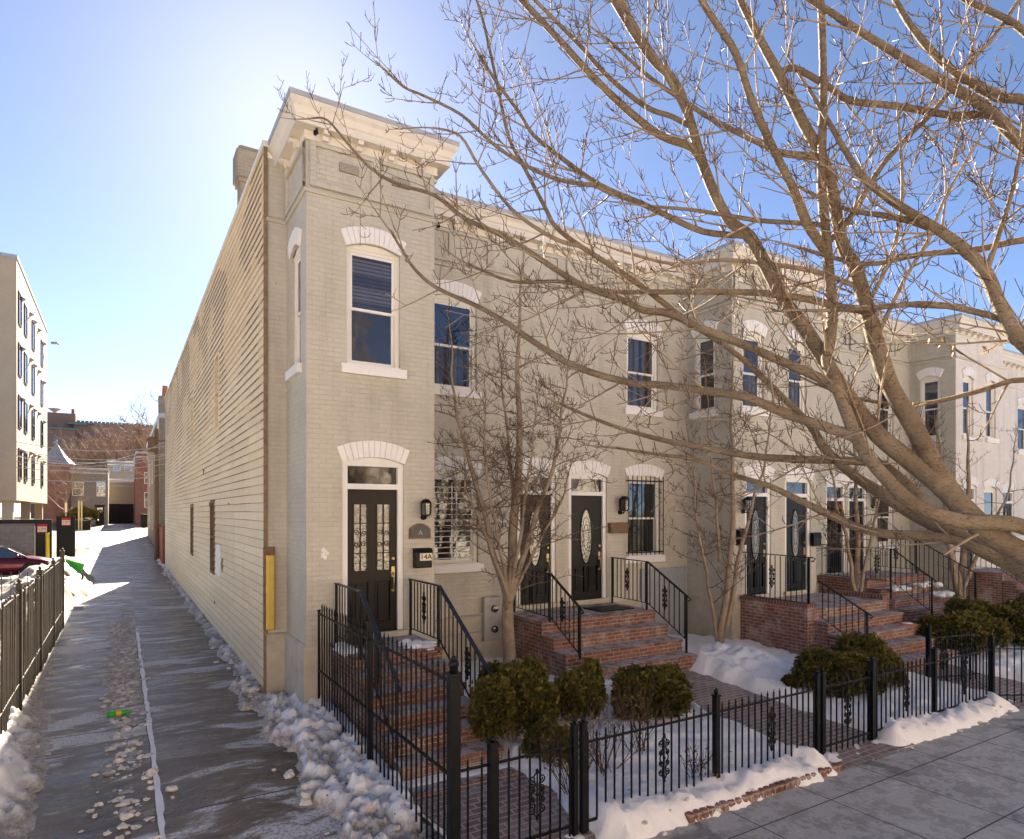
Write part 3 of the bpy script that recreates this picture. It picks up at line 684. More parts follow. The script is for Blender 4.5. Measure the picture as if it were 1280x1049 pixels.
# ---- second house
B = house('grey-beige row house right of the pair of oval-lit doors, barred ground floor window', 8.1, 13.39, None)
pB = [(8.10,YF),(11.84,YF),(11.84,YB),(13.39,YB)]
g0, g1, g2 = [Fr(pB[i], pB[i+1]) for i in range(3)]
w = MB()
wall_seg(w, g0, -0.1, 9.0, [(X(g0,8.27), X(g0,9.32), 1.36, 4.07+RISE), (X(g0,9.92), X(g0,10.95), 2.30, 4.05+RISE), (X(g0,9.90), X(g0,10.88), 5.70, 7.40+RISE)])
wall_seg(w, g1, -0.1, 9.0, [(0.22, 0.86, 5.70, 7.45+RISE)])
wall_seg(w, g2, -0.1, 9.0, [(X(g2,12.28), X(g2,13.20), 1.36, 4.07+RISE), (X(g2,12.20), X(g2,12.95), 5.70, 7.38+RISE)])
w.build('brick_wall', M['wall'], B)
door(B, g0, X(g0,8.27), X(g0,9.32), 1.38, 'oval')
window(B, g0, X(g0,9.92), X(g0,10.95), 2.30, 4.05, bars='iron', glassm='glass_blind'); window(B, g0, X(g0,9.90), X(g0,10.88), 5.70, 7.40, glassm='glass_curtain')
window(B, g1, 0.22, 0.86, 5.70, 7.45, glassm='glass_slats'); window(B, g2, X(g2,12.20), X(g2,12.95), 5.70, 7.38)
door(B, g2, X(g2,12.28), X(g2,13.20), 1.38, 'oval')
cornice(B, pB, 9.27, 0.42); belt(B, pB, 8.02)
frieze(B, g0, 0.1, 3.7, 8.12, 8.74, 4); frieze(B, g1, 0.05, 1.3, 8.12, 8.74, 1); frieze(B, g2, 0.05, 1.55, 8.12, 8.74, 2)
plinth(B, [(9.52,YF),(11.84,YF),(11.84,YB),(12.1,YB)], 1.26)
q = MB(); g0.box(q, X(g0,10.3), X(g0,11.75), 0.0, 0.062, 0.2, 1.98); q.build('grey_panel', M['steelblue'] if 'steelblue' in M else M['grey'], B)
# ---- third house
C_ = house('grey-beige row house left of the dark door with the red wreath', 13.39, 18.46, None)
pC = [(13.39,YB),(14.94,YB),(14.94,YF),(18.46,YF)]
h0, h1, h2 = [Fr(pC[i], pC[i+1]) for i in range(3)]
w = MB()
wall_seg(w, h0, -0.1, 9.0, [(X(h0,13.72), X(h0,14.72), 1.36, 4.07+RISE), (X(h0,13.85), X(h0,14.55), 5.70, 7.38+RISE)])
wall_seg(w, h1, -0.1, 9.0, [])
wall_seg(w, h2, -0.1, 9.0, [(X(h2,15.5), X(h2,16.4), 2.3, 4.02+RISE), (X(h2,15.5), X(h2,16.4), 5.7, 7.4+RISE), (X(h2,17.42), X(h2,18.38), 1.50, 4.07+RISE)])
w.build('brick_wall', M['wall'], C_)
door(C_, h0, X(h0,13.72), X(h0,14.72), 1.38, 'oval'); window(C_, h0, X(h0,13.85), X(h0,14.55), 5.70, 7.38)
window(C_, h2, X(h2,15.5), X(h2,16.4), 2.3, 4.02); window(C_, h2, X(h2,15.5), X(h2,16.4), 5.7, 7.4)
door(C_, h2, X(h2,17.42), X(h2,18.38), 1.52, 'lights', zl=3.62)
cornice(C_, pC, 9.27, 0.42); belt(C_, pC, 8.02); frieze(C_, h0, 0.05, 1.5, 8.12, 8.74, 2); frieze(C_, h2, 0.1, 3.45, 8.12, 8.74, 4)
plinth(C_, [(14.94,YB),(14.94,YF),(17.2,YF)], 1.26)
# ---- fourth house
D = house('grey-beige row house whose shaded bay side faces the alley, before the white one', 18.46, 23.4, None)
pD = [(18.46,YF),(21.9,YF),(21.9,YB),(23.4,YB)]
k0, k1, k2 = [Fr(pD[i], pD[i+1]) for i in range(3)]
w = MB()
wall_seg(w, k0, -0.1, 9.0, [(X(k0,18.52), X(k0,19.48), 1.50, 4.07+RISE), (X(k0,20.05), X(k0,20.95), 2.3, 4.02+RISE), (X(k0,20.05), X(k0,20.95), 5.7, 7.4+RISE)])
wall_seg(w, k1, -0.1, 9.0, [(0.30, 0.92, 5.65, 7.5+RISE)])
w.build('brick_wall', M['wall'], D)
w = MB(); wall_seg(w, k2, -0.1, 9.0, [(X(k2,22.35), X(k2,23.0), 5.70, 7.45+RISE), (X(k2,22.35), X(k2,23.2), 1.5, 4.07+RISE)]); w.build('pale_bay_front', M['wall_white'], D)
door(D, k0, X(k0,18.52), X(k0,19.48), 1.52, 'lights', zl=3.62)
window(D, k0, X(k0,20.05), X(k0,20.95), 2.3, 4.02); window(D, k0, X(k0,20.05), X(k0,20.95), 5.7, 7.4)
window(D, k1, 0.30, 0.92, 5.65, 7.5, glassm='glass_slats'); window(D, k2, X(k2,22.35), X(k2,23.0), 5.70, 7.45); door(D, k2, X(k2,22.35), X(k2,23.2), 1.52, 'oval', zl=3.62)
cornice(D, pD, 9.27, 0.42); belt(D, pD, 8.02); frieze(D, k0, 0.1, 3.4, 8.12, 8.74, 4); frieze(D, k1, 0.05, 1.3, 8.12, 8.74, 1)
plinth(D, [(19.7,YF),(21.9,YF),(21.9,YB),(22.2,YB)], 1.3)
# ---- fifth, painted white
E_ = house('white painted brick row house at the far right end of the terrace', 23.4, 33, None)
pE = [(23.4,YB),(25.0,YB),(25.0,YF),(33,YF)]
m0, m1, m2 = [Fr(pE[i], pE[i+1]) for i in range(3)]
w = MB()
wall_seg(w, m0, -0.1, 9.0, [(X(m0,23.85), X(m0,24.5), 5.7, 7.45+RISE), (X(m0,23.7), X(m0,24.6), 2.3, 4.02+RISE)])
wall_seg(w, m1, -0.1, 9.0, [])
wall_seg(w, m2, -0.1, 9.0, [(1.0, 1.9, 2.3, 4.02+RISE), (1.0, 1.9, 5.7, 7.4+RISE), (3.3, 4.3, 1.5, 4.07+RISE), (4.6, 5.5, 5.7, 7.4+RISE)])
w.build('brick_wall', M['wall_white'], E_)
window(E_, m0, X(m0,23.85), X(m0,24.5), 5.7, 7.45); window(E_, m0, X(m0,23.7), X(m0,24.6), 2.3, 4.02)
for a in ((1.0,1.9,2.3,4.02), (1.0,1.9,5.7,7.4), (4.6,5.5,5.7,7.4)): window(E_, m2, *a)
door(E_, m2, 3.3, 4.3, 1.52, 'oval', zl=3.62)
cornice(E_, pE, 9.27, 0.42); belt(E_, pE, 8.02, 'wall_white')

# ---- things on the fronts
def lantern(x, y, z, label, s=1.0):
    t = empty('wall_lantern', (x, y, z), label, 'lantern', 'lanterns beside the doors')
    b = MB(); b.lathe((x, y, z-0.13*s), [(0.045*s,0),(0.045*s,-0.03*s)], 12, 'y'); b.tube([(x,y-0.02,z-0.13*s),(x,y-0.11*s,z-0.15*s),(x,y-0.13*s,z-0.11*s)], 0.014*s, 6)
    b.lathe((x, y-0.13*s, z), [(0.05*s,-0.11*s),(0.085*s,-0.10*s),(0.085*s,-0.085*s),(0.075*s,-0.08*s)], 6)
    b.lathe((x, y-0.13*s, z), [(0.10*s,0.10*s),(0.10*s,0.115*s),(0.06*s,0.16*s),(0.02*s,0.175*s)], 6)
    for k in range(6):
        a = math.pi*k/3; b.bar((x+0.085*s*math.cos(a), y-0.13*s+0.085*s*math.sin(a), z-0.085*s), (x+0.092*s*math.cos(a), y-0.13*s+0.092*s*math.sin(a), z+0.10*s), 0.012*s)
    b.build('lamp_body', M['black'], t)
    g = MB(); g.lathe((x, y-0.13*s, z), [(0.076*s,-0.08*s),(0.082*s,0.10*s)], 6); g.build('lamp_glass', M['glass_leaded'], t); return t
lantern(4.30, YB, 3.34, 'black wall lantern above the plaque of the 14A door')
lantern(9.70, YF, 3.45, 'black wall lantern left of the barred window', 1.2)
lantern(12.20, YB, 3.45, 'black wall lantern left of the bay with two oval-lit doors', 1.1)
lantern(19.75, YF, 3.6, 'black wall lantern right of the far pair of dark doors', 1.1)
# plaque with the letter A
def text_mesh(name, s, size, mat, loc, parent=None, rot=(R(90),0,0), ext=0.003, align='CENTER'):
    cu = bpy.data.curves.new(name, 'FONT'); cu.body = s; cu.size = size; cu.extrude = ext; cu.align_x = align; cu.align_y = 'CENTER'
    tmp = bpy.data.objects.new(name, cu); COL.objects.link(tmp)
    me = bpy.data.meshes.new_from_object(tmp.evaluated_get(bpy.context.evaluated_depsgraph_get()))
    bpy.data.objects.remove(tmp); o = bpy.data.objects.new(name, me); COL.objects.link(o); me.materials.append(mat)
    o.parent = parent; o.location = Vector(loc)-(WL[parent.name] if parent else Vector()); o.rotation_euler = rot; WL[o.name] = WL.get(parent.name) if parent else Vector()
    return o
def arch_poly(x0, x1, z0, zs, zt, n=10):
    return [(x0,z0),(x1,z0)]+[(x1-(x1-x0)*i/n, zs+(zt-zs)*(1-(2*i/n-1)**2)) for i in range(n+1)]
pl = empty('house_plaque', (4.24, YB, 2.98), 'arched bronze house plaque between lantern and mailbox of 14A', 'plaque')
b = MB(); b.prism(arch_poly(4.05,4.43,2.86,3.02,3.11), 'y', YB-0.03, YB); b.build('plaque_rim', M['wood'], pl)
b = MB(); b.prism(arch_poly(4.07,4.41,2.88,3.01,3.09), 'y', YB-0.036, YB-0.03); b.build('plaque_face', M['grey_dark'] if 'grey_dark' in M else M['black'], pl)
text_mesh('plaque_letter', 'A', 0.12, M['grey'], (4.24, YB-0.038, 2.955), pl)
mbx = empty('mailbox', (4.265, YB, 2.38), 'black wall mailbox with a 14A sticker beside the corner door', 'mailbox', 'mailboxes beside the doors')
b = MB(); b.prism([(YB,2.38),(YB-0.11,2.38),(YB-0.12,2.40),(YB-0.12,2.62),(YB-0.09,2.69),(YB,2.70)], 'x', 4.12, 4.41); b.build('mailbox_body', M['black'], mbx)
b = MB(); b.prism([(YB-0.002,2.705),(YB-0.095,2.695),(YB-0.13,2.635),(YB-0.13,2.60),(YB-0.122,2.60),(YB-0.122,2.632),(YB-0.09,2.688),(YB,2.698)], 'x', 4.105, 4.425); b.build('lid', M['black'], mbx)
b = MB(); b.box(4.195, 4.405, YB-0.134, YB-0.121, 2.50, 2.62); b.build('number_sticker', M['sticker'] if 'sticker' in M else M['white'], mbx)
text_mesh('number', '14A', 0.125, M['black'], (4.30, YB-0.137, 2.56), mbx)
def mailbox(x, y, z, w, h, label, mat='black'):
    o = MB(); o.prism([(y,z),(y-0.10,z),(y-0.11,z+0.02),(y-0.11,z+h*0.75),(y-0.08,z+h),(y,z+h+0.01)], 'x', x-w/2, x+w/2); o.prism([(y-0.112,z+h*0.62),(y-0.125,z+h*0.62),(y-0.09,z+h+0.02),(y-0.082,z+h+0.008)], 'x', x-w/2-0.01, x+w/2+0.01)
    return tag(o.build('mailbox', M[mat], origin=(x,y,z)), label, 'mailbox', 'mailboxes beside the doors')
mailbox(9.60, YF, 2.82, 0.50, 0.22, 'long low brown mailbox left of the barred window', 'wood')
mailbox(12.13, YB, 2.55, 0.3, 0.35, 'black mailbox below the lantern left of the double oval-door bay')
mailbox(14.84, YB, 2.45, 0.3, 0.32, 'black mailbox right of the second oval-lit bay door')
b = MB(); fr = f2
for i in range(5): b.blob((2.68+0.03*(i%3)-0.03, YB-0.005, 2.72-0.03*i), 0.035, (1,0.4,1.1), 7, 4, 0.4, 2, i)
tag(b.build('plaster_patch', M['hood'], origin=(2.68,YB,2.69)), 'small white plaster lump on the bay wall left of the 14A door', 'plaster')
# electricity meters
mt = empty('meter_box', (6.25, YF, 1.0), 'grey electricity meter cabinet with two dials below the white-grilled window', 'meter box')
b = MB(); b.bbox(6.12, 6.48, YF-0.16, YF-0.05, 0.75, 1.62, 0.012); b.build('cabinet', M['grey'], mt)
for z in (1.38, 0.98):
    b = MB(); b.lathe((6.34, YF-0.16, z), [(0.075,0),(0.075,-0.035),(0.06,-0.06),(0.01,-0.07)], 14, 'y'); b.build('meter_dial', M['glass_leaded'], mt)
b = MB(); b.tube([(6.12,YF-0.1,1.28),(5.6,YF-0.09,1.27),(4.95,YF-0.09,1.24),(4.9,YF-0.09,1.2),(4.9,YF-0.09,0.4)], 0.018, 8); b.tube([(6.12,YF-0.1,0.95),(5.0,YF-0.09,0.93)], 0.015, 8); b.build('conduit', M['grey'], mt)
# corner guard board
cg = empty('corner_guard', (2.05, YF-0.03, 1.34), 'yellow corner guard post on a brown board at the end of the siding', 'guard')
b = MB(); b.bbox(2.02, 2.20, YF-0.05, YF, 1.34, 2.72, 0.006); b.build('backing_board', M['wood'], cg)
b = MB(); b.prism([(2.06,YF-0.05),(2.05,YF-0.10),(2.075,YF-0.125),(2.165,YF-0.125),(2.19,YF-0.10),(2.18,YF-0.05)], 'z', 1.36, 2.58)
for z in (1.5, 1.95, 2.4): b.lathe((2.12, YF-0.125, z), [(0.012,0),(0.012,-0.008)], 8, 'y')
b.build('guard', M['yellow'], cg)
for (x, y, z, lb) in ((2.52, YB-0.14, 9.0, 'small black floodlight under the corner bay cornice'), (5.15, YF-0.12, 8.72, 'small black floodlight under the cornice beside the corner bay')):
    b = MB(); b.lathe((x,y,z), [(0.018,0.06),(0.02,0.0)], 8); b.tube([(x,y,z),(x-0.02,y-0.02,z-0.04)], 0.01, 6); b.lathe((x-0.03,y-0.03,z-0.04), [(0.02,0.03),(0.032,-0.01),(0.036,-0.04)], 12, 'y'); tag(b.build('floodlight', M['black'], origin=(x,y,z)), lb, 'floodlight')
# wreath
b = MB(); rr = random.Random(3)
for k in range(60):
    a = rr.uniform(0, 6.283); q_ = 0.2+rr.uniform(-0.05,0.05); b.blob((17.9+q_*math.cos(a), YF-0.05-rr.uniform(0,0.05), 3.25+q_*math.sin(a)), 0.05, (1,0.6,1), 5, 3, 0.5, 3, k, 1 if k < 16 else 0)
tag(b.build('wreath', [M['ever'], M['red'] if 'red' in M else M['brick']], origin=(17.9,YF,3.25)), 'dark green wreath with a red bow on a far dark door', 'wreath')
# ------------------------------------------------------------------ ground, pavement, alley, snow
def grid(name, mat, x0, x1, y0, y1, dx, dy, zf, kind='structure', smooth=True, skip=None):
    nx = max(1, round((x1-x0)/dx)); ny = max(1, round((y1-y0)/dy))
    vs = [(x0+(x1-x0)*i/nx, y0+(y1-y0)*j/ny) for j in range(ny+1) for i in range(nx+1)]
    zs = [zf(x, y) for x, y in vs]; fs = []
    for j in range(ny):
        for i in range(nx):
            a = j*(nx+1)+i; q = (a, a+1, a+nx+2, a+nx+1)
            if skip and skip([zs[k] for k in q], [vs[k] for k in q]): continue
            fs.append(q)
    used = sorted({k for f in fs for k in f}); mp = {k: i for i, k in enumerate(used)}
    me = bpy.data.meshes.new(name); o = bpy.data.objects.new(name, me); COL.objects.link(o)
    me.from_pydata([(vs[k][0], vs[k][1], zs[k]) for k in used], [], [[mp[k] for k in f] for f in fs])
    for mm in (mat if isinstance(mat, list) else [mat]): me.materials.append(mm)
    me.polygons.foreach_set('use_smooth', [smooth]*len(me.polygons)); me.update()
    return tag(o, kind=kind)
mb = MB(); ys = [-900,-60,-22,-0.5,5,6,7,8,9,25,40,50,60,70,80,95,900]
for i in range(len(ys)-1):
    mb.quad((-900,ys[i],gz(ys[i])-0.012), (900,ys[i],gz(ys[i])-0.012), (900,ys[i+1],gz(ys[i+1])-0.012), (-900,ys[i+1],gz(ys[i+1])-0.012))
g_ = mb.build('ground', M['ground']); tag(g_, kind='structure')
mb = MB(); yy = [4.0+0.5*i for i in range(80)]+[44+2*i for i in range(29)]
for i in range(len(yy)-1):
    mb.quad((-1.9,yy[i],gz(yy[i])+0.004), (2.07,yy[i],gz(yy[i])+0.004), (2.07,yy[i+1],gz(yy[i+1])+0.004), (-1.9,yy[i+1],gz(yy[i+1])+0.004))
tag(mb.build('alley', M['alley'], smooth=True), kind='structure')
mb = MB(); mb.quad((-60,1.4,0.0), (60,1.4,0.0), (60,5.02,0.0), (-60,5.02,0.0)); tag(mb.build('pavement', M['slab']), kind='structure')
mb = MB(); mb.box(-60, 60, 1.25, 1.4, -0.2, 0.002); tag(mb.build('kerb', M['slab']), kind='structure')
mb = MB(); mb.quad((-120,-10.0,-0.006), (120,-10.0,-0.006), (120,1.25,-0.006), (-120,1.25,-0.006)); tag(mb.build('street', M['asphalt']), kind='structure')
grid('far_pavement_snow', M['snow'], -50, 60, -14, -9.8, 1.0, 0.5, lambda x, y: 0.1+0.15*fbm(x*0.5, y*0.5))
PATHS = [(2.85, 4.10, 4.9, 6.75), (7.85, 9.30, 4.9, 8.95), (12.85, 14.6, 4.9, 7.0)]
for (a, b, c, d) in PATHS:
    mb = MB(); n = 10
    for i in range(n):
        y0, y1 = c+(d-c)*i/n, c+(d-c)*(i+1)/n
        mb.quad((a-0.3,y0,gz(y0)+0.022), (b+0.3,y0,gz(y0)+0.022), (b+0.3,y1,gz(y1)+0.022), (a-0.3,y1,gz(y1)+0.022))
    tag(mb.build('brick_path', M['paver']), kind='structure')
def lump(x, y, s, z=0):
    """cobbly 0..1 lumps from a cell distance"""
    d, p = noise.voronoi(Vector((x/s, y/s, z)))
    return max(0.0, 1-(d[0]*1.45)**2)
def chunk(x, y, s, z=0):
    """broken crust: cells of differing height with cracks between"""
    x += 0.25*s*fbm(x*3/s*0.3, y*3/s*0.3, 1); y += 0.25*s*fbm(x*3/s*0.3, y*3/s*0.3, 7)
    d, p = noise.voronoi(Vector((x/s, y/s, z))); e = min(1.0, (d[1]-d[0])*3.2); q = p[0]
    h = math.sin(q.x*12.9898+q.y*78.233)*43758.5453; h -= math.floor(h); g = math.sin(q.x*39.3+q.y*11.1)*1.3
    return max(0.0, e*(0.15+0.85*h)+0.5*g*(x/s-q.x)*e)
def yard_z(x, y):
    b = gz(y)
    dep = 0.12+0.06*fbm(x*0.9, y*0.9)+0.03*fbm(x*4, y*4, 2)+0.02*lump(x, y, 0.16)+0.016*fbm(x*13, y*13, 5)-0.05*max(0, lump(x*0.9+7, y*1.3, 0.42)-0.55)
    nz = 0.13*fbm(x*1.7, y*1.7, 4)
    for (p, q, r, s) in PATHS:
        dx = max(p-x, x-q); dy = y-s
        dd = max(dx, dy)+nz
        dep = min(dep+0.10*math.exp(-((dd-0.25)/0.2)**2), -0.04+max(0, dd)*0.9) if dd < 0.35 else dep
    # a ledge of old snow along the foot of the front fence
    dep += (0.015+0.06*max(0, 0.3+fbm(x*1.4, y*2, 8))+0.05*chunk(x, y, 0.2)+0.025*fbm(x*9, y*9, 3))*math.exp(-((y-5.2)/0.22)**2)
    dep = min(dep, -0.05+(y-4.86-0.10*fbm(x*1.3, 1, 1)-0.07*fbm(x*5, 3)-0.03*fbm(x*14, 5))*1.2)
    # shovelled heap by the second steps
    dep += 0.26*math.exp(-((x-10.4)/0.75)**2-((y-8.6)/1.0)**2)*(1+0.6*fbm(x*3, y*3, 6))
    if 2.5 < x < 4.25 and y > 6.6: dep = min(dep, 0.06+0.1*max(0, x-4.1)) if x > 2.75 else dep
    return b+dep
def below(off=0.0): return lambda z, v: all(zz < gz(p[1])+off for zz, p in zip(z, v))
grid('yard_snow', M['snow'], 2.62, 26, 4.7, 11.36, 0.055, 0.055, yard_z, 'structure', True, below(-0.02))
def alley_z(x, y):
    b = gz(y); n1 = fbm(x*1.5, y*1.1, 9); n2 = fbm(x*5, y*5, 4)
    e = -0.62-0.6*sstep(7, 18, y)+0.24*n1                      # right edge of the left bank
    t = (e-x)/0.45
    left = max(0, min(1, t))
    dep = -0.05
    if left > 0: dep = -0.03+(0.10+0.25*sstep(0.6, 1.2, (e-x)/0.6)*(1+0.5*n1))*left+0.10*chunk(x, y, 0.28)*left+0.05*chunk(x+3, y, 0.12)*left+0.06*n2*left+0.04*fbm(x*13, y*13, 2)*left
    if y > 20.5: dep = min(dep, 0.14+0.16*max(0, n1)+0.06*n2) if left > 0 else dep
    if y > 39: dep *= max(0, 1-(y-39)/4)
    # right: thin strip along the wall, heap at the corner
    if y > 10.6:
        wd = 0.30+0.12*n1+0.25*sstep(14, 10.6, y)-0.1*sstep(18, 30, y)
        r = max(0, min(1, (x-(2.07-wd))/0.10)); dr = -0.03+(0.04+0.07*max(0, 0.4+n1)+0.07*chunk(x, y, 0.17)+0.06*n2)*r
    else:
        ed = 1.72+0.28*n1+0.09*n2+0.1*sstep(7.5, 5, y)
        r = max(0, min(1, (x-ed)/0.14)); hp = math.exp(-((y-8.6)/2.3)**2)
        dr = -0.03+(0.055+0.07*hp+0.11*chunk(x, y, 0.27, 3)+0.06*chunk(x+5, y, 0.12)+0.07*n2+0.03*fbm(x*12, y*12, 5)-0.10*max(0, 0.1-n1))*r
        if x > 2.3: dr += 0.03
    dep = max(dep, dr)
    # trodden debris down the middle
    cx = 0.02+0.12*n1; w = 0.36*(sstep(7.0, 9.5, y)*(1-sstep(19.5, 24, y)))
    if w > 0.02 and abs(x-cx) < w:
        q = 1-abs(x-cx)/w; dep = max(dep, -0.03+min(1, q*2.2)*(0.03+0.05*lump(x, y, 0.11)+0.045*fbm(x*4, y*4, 7))*(0.5+sstep(10, 13, y)*0.5))
    return b+dep
grid('alley_snow', M['slush'], -2.1, 2.66, 3.6, 16, 0.035, 0.035, lambda x, y: alley_z(x, y) if y > 4.4 or x < 1.2 else min(alley_z(x, y), gz(y)+(y-3.8)*0.4-0.1), 'structure', True, below(-0.015))
grid('alley_snow', M['slush'], -2.1, 2.08, 16, 44, 0.085, 0.12, alley_z, 'structure', True, below(-0.015))
# ice strip along the gutter line of the alley
mb = MB()
for i in range(150):
    y0, y1 = 4.5+i*0.1, 4.6+i*0.1
    def ex(y): return 0.335+0.012*ns(y*1.3, 2), 0.022+0.035*max(0, 0.4+fbm(y*1.6, 3))
    (c0, h0_), (c1, h1_) = ex(y0), ex(y1)
    mb.quad((c0-h0_*0.4,y0,gz(y0)+0.010), (c0+h0_*1.2,y0,gz(y0)+0.010), (c1+h1_*1.2,y1,gz(y1)+0.010), (c1-h1_*0.4,y1,gz(y1)+0.010))
    mb.quad((c0-h0_*0.4-0.012,y0,gz(y0)+0.009), (c0-h0_*0.4,y0,gz(y0)+0.009), (c1-h1_*0.4,y1,gz(y1)+0.009), (c1-h1_*0.4-0.012,y1,gz(y1)+0.009), 1)
tag(mb.build('gutter_ice', [M['snow'], M['siding_dark']]), kind='stuff')
# loose lumps of ice and snow
mb = MB(); rr = random.Random(11)
for k in range(560):
    u = rr.random()
    if u < 0.80: y = rr.uniform(6.6, 20); x = 0.05+rr.gauss(0, 0.15); s = rr.choice((0.012,0.016,0.02,0.026,0.034,0.045))*(1.6 if rr.random() < 0.08 else 1)
    elif u < 0.85: y = rr.uniform(5, 15); x = 1.74+rr.gauss(0, 0.12)+0.2*sstep(9, 12, y); s = rr.uniform(0.02, 0.075)
    elif u < 0.88: y = rr.uniform(7, 22); x = -0.75-0.55*sstep(8, 18, y)+rr.gauss(0, 0.12); s = rr.uniform(0.02, 0.06)
    elif u < 0.93: y = rr.uniform(14, 36); x = 2.0-abs(rr.gauss(0, 0.14)); s = rr.uniform(0.03, 0.08)
    elif u < 0.945: y = rr.uniform(4.9, 8.5); x = rr.uniform(1.8, 2.5); s = rr.uniform(0.04, 0.10)
    else: y = 4.95+rr.gauss(0, 0.06); x = rr.uniform(4, 14); s = rr.uniform(0.012, 0.04)
    z = max(gz(y), alley_z(x, y) if x < 2.6 else yard_z(x, y))+s*0.12
    mb.blob((x, y, z), s, (rr.uniform(0.8,1.4), rr.uniform(0.7,1.2), rr.uniform(0.5,0.9)), 8, 5, 0.55, 1.3, k)
o = mb.build('snow_lumps', M['lump_snow']); tag(o, kind='stuff')
# leaf scraps and grit blown onto the snow
mb = MB(); rr = random.Random(21)
for k in range(420):
    if rr.random() < 0.45: x, y = rr.uniform(1.6, 2.5), rr.uniform(5, 12); z = alley_z(x, y)
    elif rr.random() < 0.35: x, y = rr.uniform(-1.3, -0.4), rr.uniform(7, 16); z = alley_z(x, y)
    else: x, y = rr.uniform(2.9, 13), rr.uniform(4.95, 9); z = yard_z(x, y)
    if z < gz(y)+0.012: continue
    a = rr.uniform(0, 6.283); s = rr.uniform(0.008, 0.026); u = Vector((math.cos(a), math.sin(a), rr.uniform(-.3,.3)))*s; v = Vector((-math.sin(a), math.cos(a), rr.uniform(-.3,.3)))*s*rr.uniform(0.2,0.7); p = Vector((x, y, z+0.008))
    mb.add([p-u, p-v, p+u, p+v+Vector((0,0,s*0.3))], [(0,1,2,3)])
tag(mb.build('leaf_litter', M['wood']), kind='stuff')
# ploughed snow by the parking area, sun-lit
def lot_z(x, y):
    n1 = fbm(x*0.5, y*0.5, 2)
    h = 0.9*math.exp(-((x+2.2)/1.5)**2-((y-29)/5.5)**2)+0.55*math.exp(-((x+2.6)/1.2)**2-((y-38)/4)**2)+0.10+0.22*n1
    return gz(y)+h*(1+0.5*fbm(x*1.3, y*1.3))+0.16*lump(x, y, 0.5)-0.10-0.5*sstep(-1.9, -1.2, x)
grid('parking_snow', M['snow_lot'], -16, -1.0, 12, 46, 0.16, 0.16, lot_z, 'structure', True, below(-0.02))
# brick edging at the foot of the front fence, where the snow has melted back
mb = MB()
for i in range(26):
    x = 5.15+i*0.105; mb.bbox(x, x+0.095, 4.90+0.01*ns(i, 1), 5.0, -0.02, 0.09+0.012*ns(i*3, 2), 0.015)
tag(mb.build('brick_edging', M['brick'], origin=(6.5,4.95,0)), 'low red brick edging between pavement and snow ledge at the fence foot', 'edging')

# ------------------------------------------------------------------ brick steps
def tread(mb, x0, x1, y0, y1, z0, z1):
    mb.box(x0, x1, y0, y1, z0, z1-0.055, 0)
    # slightly proud, uneven tread slab
    n = max(2, int((x1-x0)/0.1)); a, b = y0-0.022, y1
    for i in range(n):
        u, v = x0-0.012+(x1-x0+0.024)*i/n, x0-0.012+(x1-x0+0.024)*(i+1)/n; dz = 0.006*ns(i*1.7, y0*5, z1); da = 0.008*ns(i*2.3, y0*3, 4)
        vs = [(u+0.002,a+da,z1-0.055),(v-0.002,a+da,z1-0.055),(v-0.002,b,z1-0.055),(u+0.002,b,z1-0.055),(u+0.002,a+da+0.006,z1+dz),(v-0.002,a+da+0.006,z1+dz),(v-0.002,b,z1),(u+0.002,b,z1)]
        mb.add(vs, [(0,3,2,1),(0,1,5,4),(1,2,6,5),(2,3,7,6),(3,0,4,7)], 0); mb.add(vs, [(4,5,6,7)], 1)
BR = [M['brick'], M['brick_top']]
def stoop(label, x0, x1, ywall, yl, ztop, run, rise, n, walls=(), zb=0.0, grp='brick front steps'):
    t = empty('front_steps', ((x0+x1)/2, yl, gz(yl)), label, 'steps', grp)
    b = MB(); tread(b, x0, x1, yl, ywall-0.01, zb, ztop); b.build('landing', BR, t)
    y = yl; z = ztop
    for i in range(n):
        z -= rise; b = MB(); tread(b, x0+0.004*i, x1-0.003*i, y-run, y-0.023, zb, z); b.build('step', BR, t); y -= run
    for (a, c, y0, y1, zt) in walls:
        b = MB(); b.box(a, c, y0, y1, zb, zt-0.07)
        b.box(a-0.012, c+0.012, y0-0.012, y1, zt-0.07, zt, 2); b.build('knee_wall', [M['brick'], M['brick_top'], M['brick_cap']], t)
    return t
stoop('steep brick steps up to the 14A door beside the alley fence', 2.76, 4.12, YB, 8.85, 1.29, 0.36, 0.187, 6)
stoop('wide brick steps with two iron rails below the pair of oval-lit doors', 6.68, 9.5, YF, 10.0, 1.26, 0.375, 0.235, 3)
stoop('brick steps between two brick knee walls before the double bay', 12.3, 15.1, YB, 8.35, 1.26, 0.37, 0.22, 4, [(12.06, 12.3, 8.27, YB-0.06, 1.40), (15.15, 15.4, 8.45, YB-0.02, 1.36)])
stoop('snow-patched brick steps below the far pair of dark doors', 17.0, 19.95, YF, 9.9, 1.50, 0.36, 0.225, 5)
stoop('far right brick steps at the pale bay, partly behind the limb', 22.2, 24.0, YB, 8.9, 1.50, 0.36, 0.225, 5)
